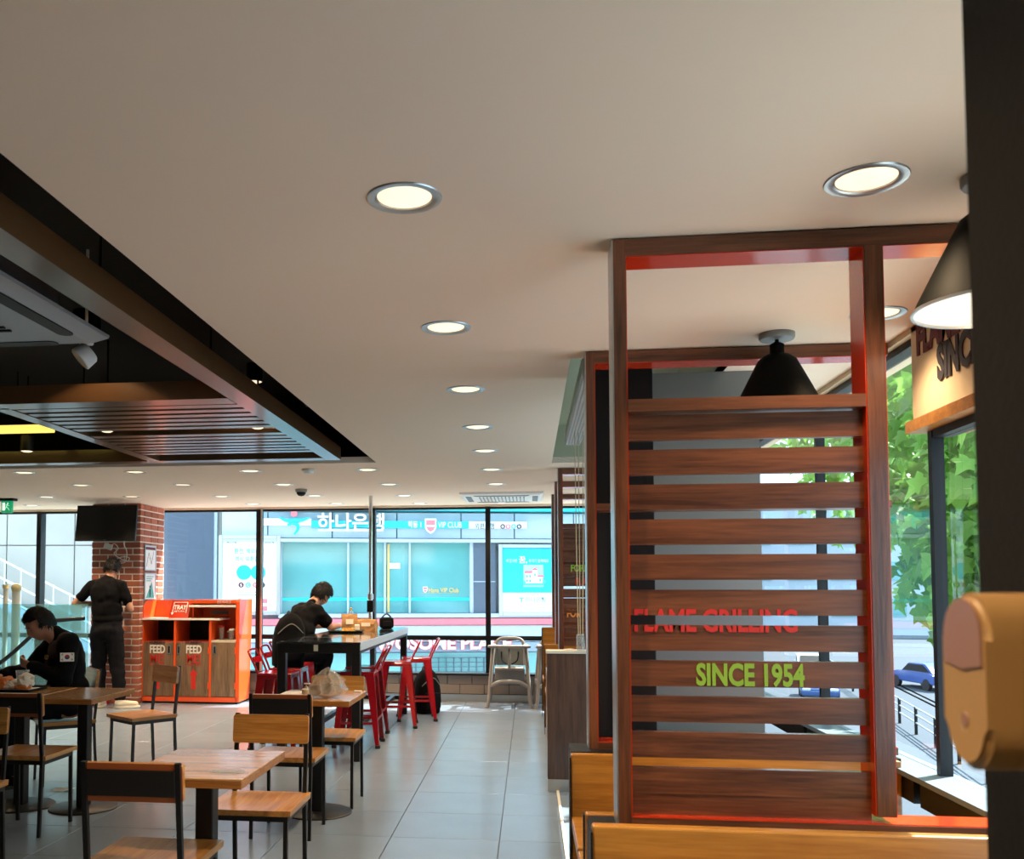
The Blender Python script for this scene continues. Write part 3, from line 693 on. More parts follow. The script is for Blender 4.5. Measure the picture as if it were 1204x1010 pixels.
def colposter(z0, z1, label, kind):
    t = thing('notice_frame', label, 'notice', (-4.638, 10.86, z0)); h = z1 - z0; w = .34
    q = MB()
    for lo, hi in (((0, 0, 0), (.014, w, .012)), ((0, 0, h - .012), (.014, w, h)), ((0, 0, .012), (.014, .012, h - .012)), ((0, w - .012, .012), (.014, w, h - .012))): q.b2(lo, hi)
    q.build('frame', M['alu'], t); MB().b2((.001, .012, .012), (.008, w - .012, h - .012)).build('sheet', M['paper'], t)
    if kind:
        MB().b2((.008, .02, h - .055), (.009, w - .02, h - .02)).build('header', M['maroon'], t)
        q = MB()
        for a_, b_ in (((.05, .05), (.12, .22)), ((.12, .22), (.2, .08)), ((.2, .08), (.27, .24)), ((.06, .16), (.28, .14))): q.bar((.0085, *a_), (.0085, *b_), .001, .006, (1, 0, 0))
        q.build('map_lines', M['grey_print'], t)
    else:
        MB().b2((.008, .014, .014), (.009, .03, h - .014)).build('edge_band', M['teal_print'], t)
        MB().prism([(.05, .02), (.30, .02), (.22, .22)], .001, M=RIGHTF, c=(.008, 0, 0)).build('triangle', M['teal_print'], t)
        q = MB(); q.cyl((.008, .17, .155), (.0095, .17, .155), .018, n=14); q.b2((.008, .15, .06), (.0095, .19, .13)); q.b2((.008, .155, .03), (.0095, .185, .06)); q.build('pictogram', M['navy'], t)
        q = MB()
        for k in range(3): q.b2((.008, .06, h - .05 - .025 * k), (.009, .28 - .04 * k, h - .04 - .025 * k))
        q.build('text_lines', M['teal_print'], t)
colposter(1.60, 1.91, 'framed floor map with maroon header on the column side', True)
colposter(1.245, 1.57, 'framed teal notice with person symbol on the column side, below the map', False)

M['handrail'] = mat('handrail_steel', '#4a4e52', .35, .8)
gr = thing('glass_railing', 'frosted teal glass stair railing with steel handrail at far left', 'railing', (0, 10.2, 0))
MB().b2((-7.5, 0, .02), (-6.32, .014, 1.2)).build('glass_panel', M['rail_glass'], gr)
MB().b2((-6.30, 0, .02), (-5.52, .014, 1.2)).build('glass_panel', M['rail_glass'], gr)
MB().b2((-5.50, 0, .02), (-5.02, .014, 1.2)).build('glass_panel', M['rail_glass'], gr)
MB().b2((-7.5, -.02, 0), (-5.0, .034, .05)).build('base_channel', M['alu'], gr)
MB().b2((-5.52, -.004, .9), (-5.10, -.001, 1.19)).build('frosted_sticker', glass('sticker_glass', (.6, .88, .9), 1.4, .6, .35, (.5, .8, .82)), gr)
MB().tube(spline([(-6.75, -.07, -.0 + .16), (-6.08, -.07, .50), (-5.56, -.07, .93), (-5.44, -.07, 1.0), (-5.25, -.07, 1.025), (-5.03, -.07, 1.04)]), .024, 12).build('handrail', M['handrail'], gr, True)
for x, z in ((-6.08, .50), (-5.40, 1.0)):
    MB().tube([(x, -.07, z - .02), (x, -.07, z - .07), (x, -.03, z - .08), (x, .0, z - .08)], .008, 8).build('handrail_bracket', M['alu'], gr, True)
for x, h, l in ((-6.46, 1.38, 'slim cream post with flat cap behind the glass railing'), (-6.32, 1.34, 'thick cream post with round ball cap behind the glass railing')):
    big = 'ball' in l; r = .05 if big else .03
    t = thing('barrier_post', l, 'post', (x, 10.92, 0)); MB().cyl((0, 0, 0), (0, 0, h), r, n=18).build('shaft', M['cream'], t, True)
    if big: MB().lathe([(.05, h), (.058, h + .02), (.066, h + .05), (.05, h + .09), (.02, h + .105), (0, h + .107)], 18).build('cap', mat('cap_gold', '#cdb98a', .3), t, True)
    else: MB().lathe([(.03, h), (.04, h), (.04, h + .05), (0, h + .05)], 18).build('cap', bpy.data.materials.get('cap_gold') or mat('cap_gold', '#cdb98a', .3), t, True)
    MB().lathe([(0, 0), (r + .012, 0), (r + .012, .01), (r, .02)], 18).build('base', M['cream'], t, True)
# ================================================================ TABLES, CHAIRS, STOOLS
def make_chair():
    t = thing('dining_chair', '', 'chair')
    # local: sitter faces -Y, back posts at +Y
    b = MB(); nx, ny = 10, 8; w, d = .385, .37
    def zt(u, v): return .448 - .011 * math.exp(-((u / .62) ** 4 + ((v + .1) / .7) ** 4)) - .006 * max(0, -v - .7)
    top = [[b.bm.verts.new((u * w / 2, v * d / 2, zt(u, v))) for u in [(-1 + 2 * i / nx) for i in range(nx + 1)]] for v in [(-1 + 2 * j / ny) for j in range(ny + 1)]]
    bot = [[b.bm.verts.new((vv.co.x * .99, vv.co.y * .99, .422)) for vv in r] for r in top]
    for j in range(ny):
        for i in range(nx):
            b.bm.faces.new((top[j][i], top[j][i + 1], top[j + 1][i + 1], top[j + 1][i])); b.bm.faces.new((bot[j][i], bot[j + 1][i], bot[j + 1][i + 1], bot[j][i + 1]))
    loop = [(0, i) for i in range(nx)] + [(j, nx) for j in range(ny)] + [(ny, i) for i in range(nx, 0, -1)] + [(j, 0) for j in range(ny, 0, -1)]
    for a, c_ in zip(loop, loop[1:] + loop[:1]): b.bm.faces.new((top[a[0]][a[1]], bot[a[0]][a[1]], bot[c_[0]][c_[1]], top[c_[0]][c_[1]]))
    b.build('seat', M['chairy'], t, True)
    # back posts lean back above the seat; backrest lies on the front face of the posts
    def post(s):
        q = MB(); q.tube([(s * .165, .195, 0), (s * .165, .175, .42), (s * .165, .215, .80)], .0125, 4); return q
    for s in (-1, 1):
        post(s).build('rear_leg', M['steel'], t)
        q = MB(); q.tube([(s * .165, -.165, 0), (s * .165, -.155, .42)], .0125, 4); q.build('front_leg', M['steel'], t)
    q = MB()
    q.bar((-.165, -.155, .408), (.165, -.155, .408), .02, .024); q.bar((-.165, .165, .408), (.165, .165, .408), .02, .024)
    for s in (-1, 1): q.bar((s * .165, -.155, .408), (s * .165, .175, .408), .02, .024)
    q.build('seat_frame', M['steel'], t)
    ln = math.atan2(.04, .38); Rb = Euler((-ln, 0, 0)).to_matrix(); cz = .73; cy = .175 + .04 * (cz - .42) / .38
    bk = MB(); pts = []
    for cx_, cz_, a0 in ((.165, .052, 0), (-.165, .052, 90), (-.165, -.052, 180), (.165, -.052, 270)):
        for k in range(4): a = math.radians(a0 + 30 * k); pts.append((cx_ + .013 * math.cos(a), cz_ + .013 * math.sin(a)))
    bk.prism(pts, .018, M=Rb @ FRONT, c=V((0, cy - .006, cz))); bk.build('backrest', M['chair'], t)
    MB().prism([(x * 1.0, z) for x, z in pts], .004, M=Rb @ FRONT, c=V((0, cy - .0015, cz))).build('backrest_rim', M['chairo'], t)
    MB().box(V((0, cy + .004, cz)), (.31, .012, .088), Rb, .002).build('back_plate', M['darkplate'], t)
    q = MB()
    return t
ch0 = make_chair()
CH = [((-1.325, 3.23, PI), 'chair with black back plate and orange rim, closest to the viewer at lower left'),
      ((-1.19, 4.06, 0), 'oak chair facing the viewer behind the empty printed table'),
      ((-1.365, 5.27, PI), 'chair with black back plate facing the table that carries the clear bag'),
      ((-1.275, 6.0, 0), 'oak chair facing the viewer behind the table with the clear bag'),
      ((-2.87, 6.72, math.radians(-38)), 'oak chair standing free before the brick column, seat turned left'),
      ((-2.865, 5.14, PI), 'chair with black back plate in front of the table with the burger tray'),
      ((-2.72, 4.15, 0), 'chair cut off at the left edge, only its orange backrest end showing'),
      ((-3.33, 6.42, math.radians(-52)), 'oak chair on which the man in the dark jacket sits')]
for k, ((x, y, r), l) in enumerate(CH):
    o = ch0 if k == 0 else dup(ch0, (0, 0, 0), 0)
    # rotation pivots on the seat centre
    o.location = (x, y, 0); o.rotation_euler = (0, 0, r); o['label'] = l; o['group'] = 'wood and black steel dining chairs'

def make_table(x, y, w, d, label, z=.72, disc=.21, leg=(.035, .035)):
    t = thing('dining_table', label, 'table', (x, y, 0), 0, 'small wooden dining tables')
    MB().b2((-w / 2, -d / 2, z - .008), (w / 2, d / 2, z), .002).build('table_top', M['tablew'], t)
    MB().b2((-w / 2 + .001, -d / 2 + .001, z - .034), (w / 2 - .001, d / 2 - .001, z - .008), .002).build('edge_band', M['edge'], t)
    MB().b2((-.034, -.034, .016), (.034, .034, z - .05), .004).build('leg', M['steel'], t)
    MB().b2((-.12, -.16, z - .052), (.12, .16, z - .034)).build('top_plate', M['steel'], t)
    MB().lathe([(0, 0), (disc, 0), (disc, .010), (disc * .97, .014), (0, .016)], 40).build('base', M['steel'], t, True)
    return t
t1 = make_table(-1.215, 3.46, .45, .58, 'empty wooden table with a round grey print, closest to the viewer')
t2 = make_table(-1.30, 5.72, .50, .58, 'wooden table carrying the knotted clear bag and pump bottle')
t3 = make_table(-2.79, 5.65, .385, .62, 'wooden table right of the burger tray, before the seated man')
t4 = make_table(-3.21, 5.65, .42, .62, 'wooden table under the burger tray at the left edge')
q = MB()
def ring(mb, r0, r1, sx, sy, c_, n=32, z=.0006):
    vs = [(c_[0] + r * sx * math.cos(2 * PI * j / n), c_[1] + r * sy * math.sin(2 * PI * j / n), z) for r in (r0, r1) for j in range(n)]
    mb.add(vs, [(j, (j + 1) % n, n + (j + 1) % n, n + j) for j in range(n)])
ring(q, .92, 1.0, .062, .05, (.135, -.165), z=.7206); ring(q, .62, .68, .062, .05, (.135, -.165), z=.7206)
q.box((.135, -.165, .7205), (.115, .026, .0006))
q.build('round_print', M['grey_print'], t1)
# high table with a dark frame and reflective top
ht = thing('high_table', 'long black high table with dark glossy top before the window', 'table', (-1.685, 7.40, 0))
M['glossy'] = mat('dark_glass_top', '#22282c', .05, coat=1.0, spec=.9)
MB().b2((-.345, 0, .935), (.345, 2.95, .95), .002).build('table_top', M['glossy'], ht)
q = MB()
for lo, hi in (((-.34, .004, .86), (.34, .05, .935)), ((-.34, 2.9, .86), (.34, 2.945, .935)), ((-.34, .05, .86), (-.295, 2.9, .935)), ((.295, .05, .86), (.34, 2.9, .935))): q.b2(lo, hi, .003)
q.build('apron', M['steel'], ht)
MB().b2((.3402, .002, .885), (.346, 2.948, .949)).build('steel_edge', mat('pale_edge', '#b9c6cf', .3), ht)
for x in (-.305, .305):
    for y in (.04, 2.90): MB().b2((x - .034, y - .034, 0), (x + .034, y + .034, .86), .003).build('leg', M['steel'], ht)

for y in (.04, 2.90): MB().b2((-.29, y - .02, .16), (.29, y + .02, .20)).build('foot_rail', M['steel'], ht)
MB().b2((-.21, .06, .16), (-.165, 2.88, .20)).build('foot_rail', M['steel'], ht); MB().b2((.165, .06, .16), (.21, 2.88, .20)).build('foot_rail', M['steel'], ht)
MB().box((-.02, .0015, .902), (.035, .004, .05)).build('tape', M['cream'], ht)
for y in (.75, 1.55, 2.3): MB().b2((-.30, y, .9502), (.30, y + .004, .9508)).build('top_joint', M['alu'], ht)
po = thing('service_pole', 'chrome service pole with black socket rising from the high table', 'pole', (-1.74, 10.22, .95))
MB().cyl((0, 0, 0), (0, 0, CEIL - .951), .022, n=20).build('tube', M['chrome'], po, True)
MB().b2((-.035, -.035, .17), (.035, .03, .30), .005).build('socket_box', M['tvblack'], po)
MB().cyl((0, 0, .31), (0, 0, .37), .034, n=18).build('collar', M['alu'], po); MB().cyl((0, 0, 0), (0, 0, .012), .05, n=20).build('base', M['alu'], po)

def make_stool():
    t = thing('bar_stool', '', 'stool'); H_ = .655   # sitter faces -Y, back at +Y
    MB().box((0, 0, H_ - .006), (.30, .30, .012), None, .005, 2).box((0, 0, H_ - .03), (.302, .302, .036), None, .004).build('seat', M['stool'], t)
    for sx in (-1, 1):
        for sy in (-1, 1):
            b = MB(); A = V((sx * .148, sy * .148, H_ - .02)); B = V((sx * .205, sy * .205, .018)); w0, w1 = .075, .034; th = .0035
            for ax in (0, 1):          # an L-shaped pressed leg: two tapered flanges
                dv_ = V((-sx, 0, 0)) if ax == 0 else V((0, -sy, 0)); nv = V((0, -sy, 0)) if ax == 0 else V((-sx, 0, 0))
                pts = [A, A + dv_ * w0, B + dv_ * w1, B]; b.add(pts + [p + nv * th for p in pts], [(0, 1, 2, 3), (7, 6, 5, 4), (0, 4, 5, 1), (1, 5, 6, 2), (2, 6, 7, 3), (3, 7, 4, 0)])
            lg = b.build('leg', M['stool'], t)
            MB().box((sx * .190, sy * .190, .016), (.042, .042, .032), None, .006).build('foot_cap', M['rubber'], lg)
    for a, b_ in (((-1, -1), (1, -1)), ((1, -1), (1, 1)), ((1, 1), (-1, 1)), ((-1, 1), (-1, -1))):
        z = .215 if a[0] == b_[0] else .245
        k = .182; MB().bar((a[0] * k, a[1] * k, z), (b_[0] * k, b_[1] * k, z), .006, .022).build('stretcher', M['stool'], t)
    q = MB(); q.tube(spline([(-.135, .13, .60), (-.135, .165, .70), (-.13, .225, .82), (-.10, .235, .845), (0, .24, .85), (.10, .235, .845), (.13, .225, .82), (.135, .165, .70), (.135, .13, .60)], 4), .0095, 8)
    q.build('back_hoop', M['stool'], t, True)
    q = MB(); P0 = [(-.131, .185, .735), (0, .20, .735), (.131, .185, .735)]
    q.add([V(p) for p in P0] + [V(p) + V((0, .018, .05)) for p in P0], [(0, 1, 4, 3), (1, 2, 5, 4)]); q.build('back_strip', M['stool'], t)
    for s in (-1, 1): MB().cyl((s * .145, .14, .615), (s * .12, .14, .615), .008, n=8).build('bolt', M['chrome'], t)
    return t
st0 = make_stool()
ST = [((-1.50, 8.22, -PI / 2 + .04), 'red metal bar stool closest to the viewer on the right of the high table'),
      ((-1.54, 8.70, -PI / 2 - .03), 'red metal bar stool tucked in, second on the right of the high table'),
      ((-1.33, 9.40, -PI / 2 + .1), 'red metal bar stool pulled out before the black backpack on the floor'),
      ((-1.19, 9.90, -PI / 2 + .16), 'red metal bar stool farthest right, nearest the window'),
      ((-2.17, 7.98, PI / 2), 'red metal bar stool closest to the viewer on the left of the high table'),
      ((-2.22, 8.52, PI / 2), 'red metal bar stool holding the black backpack'),
      ((-2.33, 9.20, PI / 2 + .5), 'red metal bar stool under the person hunched at the high table')]
for k, ((x, y, r), l) in enumerate(ST):
    o = st0 if k == 0 else dup(st0, (0, 0, 0), 0)
    o.location = (x, y, 0); o.rotation_euler = (0, 0, r); o['label'] = l; o['group'] = 'red metal bar stools'

def backpack(name, label, loc, rz, h, w, d, slump=0.0):
    t = thing(name, label, 'bag', loc, rz)
    b = MB(); prof = [(0.0, .80, .9), (.03, .98, 1.0), (.25, 1.03, 1.08), (.5, 1.0, 1.0), (.72, .88, .86), (.88, .66, .66), (.97, .36, .4), (1.0, .05, .05)]
    rings = []; n = 22
    for f_, kx, ky in prof:
        r_ = []
        for j in range(n):
            a = 2 * PI * j / n; cx_, sy_ = math.cos(a), math.sin(a)
            x = w / 2 * kx * math.copysign(abs(cx_) ** .7, cx_); y = d / 2 * ky * math.copysign(abs(sy_) ** .7, sy_)
            r_.append(b.bm.verts.new((x + slump * h * f_ ** 2 + .012 * noise.noise(V((x * 12, y * 12, f_ * 6))), y + .012 * noise.noise(V((x * 9, y * 9 + 4, f_ * 5))), f_ * h)))
        rings.append(r_)
    for A, B in zip(rings, rings[1:]):
        for j in range(n): b.bm.faces.new((A[j], A[(j + 1) % n], B[(j + 1) % n], B[j]))
    b.bm.faces.new(rings[0][::-1]); b.bm.faces.new(rings[-1])
    b.build('bag_body', M['cloth_black'], t, True)
    q = MB(); q.box((0, -d / 2 * 1.03, h * .30), (w * .66, .05, h * .36), None, .02, 2); q.build('front_pocket', M['cloth_grey'], t, True)
    for s in (-1, 1): MB().tube(spline([(s * w * .22 + slump * h * .7, d * .30, h * .86), (s * w * .27, d * .66, h * .6), (s * w * .30, d * .62, h * .3), (s * w * .32, d * .40, h * .06)]), .014, 6).build('shoulder_strap', M['cloth_grey'], t, True)
    MB().tube(spline([(slump * h * .75 - .03, d * .25, h * .88), (slump * h * .9, d * .34, h * 1.02), (slump * h * .75 + .03, d * .25, h * .88)]), .008, 6).build('top_handle', M['steel'], t, True)
    MB().tube(spline([(-w * .4, -d * .36, h * .62), (0, -d * .50, h * .80), (w * .4, -d * .36, h * .62)]), .005, 5).build('zipper', M['grey'], t, True)
    return t
backpack('backpack', 'slumped black backpack standing on a red stool left of the high table', (-2.22, 8.50, .656), .5, .50, .30, .24, .05)
backpack('backpack', 'black backpack on the floor behind the pulled out red stools', (-1.13, 10.38, 0), .7, .50, .30, .22)
sb = thing('camera_bag', 'small black padded bag on the far end of the high table', 'bag', (-1.53, 10.02, .9505), .3)
MB().box((0, 0, .06), (.15, .11, .12), None, .03, 3).build('bag_body', M['cloth_black'], sb, True); MB().box((0, -.058, .05), (.10, .012, .06), None, .006).build('front_pocket', M['cloth_grey'], sb)
MB().tube(spline([(-.05, 0, .118), (0, 0, .155), (.05, 0, .118)]), .008, 6).build('top_handle', M['steel'], sb, True)

# ---- food and small things
def make_tray(name, label, loc, rz, w, d, colr):
    t = thing(name, label, 'tray', loc, rz)
    b = MB(); b.box((0, 0, .003), (w - .03, d - .03, .004))
    q = [((-w / 2, -d / 2), (w / 2, -d / 2)), ((w / 2, -d / 2), (w / 2, d / 2)), ((w / 2, d / 2), (-w / 2, d / 2)), ((-w / 2, d / 2), (-w / 2, -d / 2))]
    for (x0, y0), (x1, y1) in q:
        k = 1 - .03 / w; k2 = 1 - .03 / d
        P0, P1 = V((x0, y0, .018)), V((x1, y1, .018)); I0, I1 = V((x0 * k, y0 * k2, .004)), V((x1 * k, y1 * k2, .004)); o_ = V((0, 0, -.003))
        b.add([P0, P1, I1, I0, P0 + o_, P1 + o_, I1 + o_, I0 + o_], [(0, 1, 2, 3), (7, 6, 5, 4), (0, 4, 5, 1), (3, 2, 6, 7)])
    b.build('tray_body', colr, t); return t
make_tray('serving_tray', 'black serving tray with food at the left edge of the picture', (-3.33, 5.74, .7205), .06, .36, .30, M['tvblack'])
tag(MB().box((0, 0, 0), (.30, .24, .0012)).build('tray_liner', M['paper'], None, loc=(-3.33, 5.74, .7272)), 'white paper liner under the wrapped burgers', 'paper')
def lump(name, label, cat, loc, r, m, parts=(), sq=.7, seed=0, amp=.12, parent=None, n=3):
    bm = bmesh.new(); bmesh.ops.create_icosphere(bm, subdivisions=n, radius=1)
    for v in bm.verts:
        k = 1 + amp * noise.noise(v.co * 2.2 + V((seed, 0, 0))) + amp * .5 * noise.noise(v.co * 6 + V((0, seed, 0)))
        v.co = V((v.co.x * r[0] * k, v.co.y * r[1] * k, max(v.co.z, -sq) * r[2] * k))
    z0 = min(v.co.z for v in bm.verts)
    for v in bm.verts: v.co.z -= z0
    me = bpy.data.meshes.new(name); bm.to_mesh(me); bm.free()
    o = obj(name, me, m, parent, True, loc)
    if label: tag(o, label, cat)
    return o
M['wrap_o'] = mat('wrapper_orange', '#e07a33', .45, var=.35, vscale=25); M['wrap_w'] = mat('wrapper_white', '#e8ddcc', .5, var=.12, vscale=30)
b1 = lump('wrapped_burger', 'burger in orange and white wrapper on the black tray', 'burger', (-3.375, 5.74, .7282), (.065, .055, .045), M['wrap_o'], seed=1, amp=.2)
lump('wrapper_fold', '', '', (.035, -.02, .005), (.045, .035, .03), M['wrap_w'], seed=4, amp=.4, parent=b1)
b2_ = lump('crumpled_wrapper', 'crumpled white paper wrapper on the black tray beside the cup', 'wrapper', (-3.24, 5.73, .7282), (.055, .05, .05), M['wrap_w'], seed=2, amp=.5)
lump('wrapper_edge', '', '', (.0, -.03, .0), (.05, .03, .02), M['wrap_o'], seed=8, amp=.4, parent=b2_)
cp = thing('drink_cup', 'clear plastic cup half full of ice on the burger tray', 'cup', (-3.30, 5.80, .7282))
MB().lathe([(0, 0), (.030, 0), (.043, .115), (.040, .115), (.028, .004), (0, .004)], 20).build('cup_body', glass('cup_clear', (.9, .93, .95), 1.45, 1.6, .22, (.8, .84, .86)), cp, True)
MB().lathe([(0, .005), (.028, .006), (.034, .06), (0, .062)], 16).build('ice', mat('ice', '#c9cdd0', .25, var=.4, vscale=60, bump=.6, bscale=80), cp, True)
# table with the clear bag
pb = thing('plastic_bag', 'knotted clear plastic bag full of empty cups on the wooden table', 'bag', (-1.215, 5.60, .7205))
bm = bmesh.new(); bmesh.ops.create_icosphere(bm, subdivisions=5, radius=1)
for v in bm.verts:
    c_ = v.co.copy(); zz = (c_.z + 1) / 2
    wd = (1 - zz) ** .75 * 1.25 + .06 if zz > .25 else .80 + .85 * zz
    a = math.atan2(c_.y, c_.x); rr = math.hypot(c_.x, c_.y); rr = min(1, rr * 1.4)
    k = 1 + .10 * math.sin(a * 9 + 3 * noise.noise(c_ * 2)) * min(1, zz * 2) + .12 * noise.noise(c_ * 3)
    v.co = V((.115 * wd * rr * k * math.cos(a), .085 * wd * rr * k * math.sin(a), .185 * zz))
me = bpy.data.meshes.new('bag_film'); bm.to_mesh(me); bm.free()
obj('bag_film', me, glass('plastic_film', (.93, .92, .9), 1.4, 2.6, .16, (.9, .87, .82)), pb, True)
for s in (-1, 1):
    q = MB(); q.add([(0, 0, .165), (s * .05, .0, .155), (s * .115, .01, .105), (s * .10, -.01, .095), (s * .03, -.005, .14)], [(0, 1, 2, 3, 4)]); q.build('bag_ear', bpy.data.materials['plastic_film'], pb)
for k, (x, y, z, rx, ry) in enumerate(((-.06, -.03, .035, 1.5, .3), (.01, -.04, .04, 1.3, -.5), (.06, .0, .035, 1.6, 1.0), (-.02, .03, .05, .6, .2), (-.075, .01, .03, 1.57, 1.4), (.02, .01, .09, 1.0, .7))):
    tag(MB().lathe([(0, -.045), (.026, -.045), (.036, .04), (.034, .04), (.024, -.042), (0, -.042)], 14, M=Euler((rx, ry, 0)).to_matrix()).build('empty_cup', glass('bag_cup', (.9, .88, .85), 1.45, 2.0, .3, (.88, .84, .78)) if k == 0 else bpy.data.materials['bag_cup'], None, True, (-1.215 + x, 5.60 + y, .7235 + z + .01)),
        'crushed clear cup inside the knotted plastic bag', 'cup', 'crushed cups in the clear bag')
pbt = thing('pump_bottle', 'small white pump bottle beside the clear bag', 'bottle', (-1.375, 5.71, .7205))
MB().lathe([(0, 0), (.026, 0), (.028, .006), (.028, .035), (.02, .042), (.011, .044), (.011, .052), (0, .052)], 18).build('bottle_body', M['cream'], pbt, True)
MB().cyl((0, 0, .05), (0, 0, .068), .004, n=8).build('pump_stem', M['white'], pbt); MB().bar((-.012, 0, .07), (.03, -.01, .07), .012, .008, bev=.002).build('pump_head', M['white'], pbt)
tag(MB().box((0, 0, .003), (.19, .17, .006), None, .002).build('folded_paper', M['wrap_w'], None, loc=(-1.445, 5.77, .7205)), 'folded pale paper mat left of the clear bag', 'paper')
tag(MB().box((0, 0, .004), (.05, .03, .008), None, .002).build('paper_packet', M['white'], None, loc=(-1.09, 5.93, .7205)), 'small white packet behind the clear bag', 'packet')
# high table food
make_tray('serving_tray', 'black serving tray of fries on the high table before the hunched person', (-1.78, 9.05, .9512), .1, .34, .26, M['tvblack'])
tag(MB().box((0, 0, 0), (.27, .19, .0012)).build('tray_liner', M['paper'], None, loc=(-1.78, 9.05, .958)), 'white paper liner under the fries', 'paper')
M['fry'] = mat('fries', '#e0b45c', .6)
for k in range(34):
    a = random.random() * 2 * PI; r = .075 * random.random() ** .6
    o = MB().box((0, 0, 0), (.055, .009, .009)).build('french_fry', M['fry']) if k == 0 else fry.copy()
    if k == 0: fry = o
    else: C.objects.link(o)
    o.location = (-1.75 + r * math.cos(a), 9.02 + .8 * r * math.sin(a), .9635 + .009 * (k // 9)); o.rotation_euler = (random.uniform(-.1, .1), random.uniform(-.2, .2), random.random() * PI)
    tag(o, 'golden french fry in the heap on the high table tray', 'french fry', 'fries heaped on the tray')
def paperbag(name, label, loc, rz, w, d, h, m):
    t = thing(name, label, 'bag', loc, rz); b = MB(); rings = []
    for f_, kx, ky in ((0, 1, 1), (.3, 1.02, 1.03), (.6, 1.0, .95), (.85, 1.0, .7), (1.0, 1.02, .42)):
        pts = []
        for (x, y) in ((-1, -1), (-.5, -1), (0, -1), (.5, -1), (1, -1), (1, 0), (1, 1), (.5, 1), (0, 1), (-.5, 1), (-1, 1), (-1, 0)):
            n_ = noise.noise(V((x * 3 + loc[0] * 9, y * 3, f_ * 5))) * .014
            pts.append(b.bm.verts.new((x * w / 2 * kx + n_, y * d / 2 * ky + n_, f_ * h + (.01 * noise.noise(V((x * 4, y * 4, loc[0]))) if f_ > .9 else 0))))
        rings.append(pts)
    for A, B in zip(rings, rings[1:]):
        for j in range(12): b.bm.faces.new((A[j], A[(j + 1) % 12], B[(j + 1) % 12], B[j]))
    b.bm.faces.new(rings[0][::-1]); b.build('bag_body', m, t)
    MB().box((0, -d * .50, h * .55), (w * .5, .002, h * .3), (-.12, 0, 0)).build('bag_label', M['wrap_w'], t)
    return t
M['kraft'] = mat('kraft_paper', '#a97c4c', .7, var=.15, vscale=14)
paperbag('paper_bag', 'tall brown paper bag on the high table beside the clear bottle', (-1.82, 9.42, .9505), .2, .15, .10, .17, M['kraft'])
paperbag('paper_bag', 'low brown paper bag at the right, before the chrome pole', (-1.635, 9.42, .9505), -.15, .19, .11, .12, M['kraft'])
wb = thing('water_bottle', 'clear plastic bottle with yellow cap behind the paper bag', 'bottle', (-1.87, 9.75, .9505))
MB().lathe([(0, 0), (.032, 0), (.035, .01), (.035, .05), (.032, .06), (.035, .07), (.035, .14), (.028, .175), (.013, .20), (.013, .215), (0, .215)], 20).build('bottle_body', glass('bottle_clear', (.92, .95, .97), 1.4, 1.8, .15, (.85, .9, .92)), wb, True)
MB().lathe([(.0155, .20), (.0155, .225), (0, .227)], 16).build('cap', mat('cap_yellow', '#d8b23a', .4), wb, True)
tag(MB().box((0, 0, .035), (.05, .04, .07), (0, 0, .3), .01, 2).build('salt_packet', M['wrap_w'], None, loc=(-1.72, 9.30, .9505)), 'white paper packet standing between the two brown bags', 'packet')
# floor things
pp = MB(); pp.add([(-.09, -.03, .003), (.02, -.045, .002), (.09, .0, .018), (.05, .05, .004), (-.05, .04, .012), (0, 0, .008)], [(0, 1, 5), (1, 2, 5), (2, 3, 5), (3, 4, 5), (4, 0, 5)])
q = pp.bm; bmesh.ops.solidify(q, geom=q.faces[:], thickness=.001)
tag(pp.build('paper_napkin', M['white'], None, loc=(-3.16, 6.1, .0065)), 'crumpled white napkin on the floor under the burger tables', 'napkin')
rb = thing('plastic_crate', 'low red plastic crate on the floor behind the standing man', 'crate', (-5.19, 10.61, .006))
q = MB()
for lo, hi in (((-.2, -.12, 0), (.2, .12, .012)), ((-.2, -.12, .012), (.2, -.105, .09)), ((-.2, .105, .012), (.2, .12, .09)), ((-.2, -.105, .012), (-.185, .105, .09)), ((.185, -.105, .012), (.2, .105, .09))): q.b2(lo, hi)
q.build('crate_body', M['stool'], rb); MB().b2((-.21, -.13, .09), (.21, .13, .10)).build('crate_rim', M['stool'], rb)
tag(MB().tube(spline([(-5.35, 10.7, .012), (-5.33, 10.69, .12), (-5.25, 10.70, .22), (-5.19, 10.72, .30), (-5.18, 10.73, .6)]), .011, 8).build('floor_cable', M['rubber']), 'thick black cable looping up beside the brick column', 'cable')

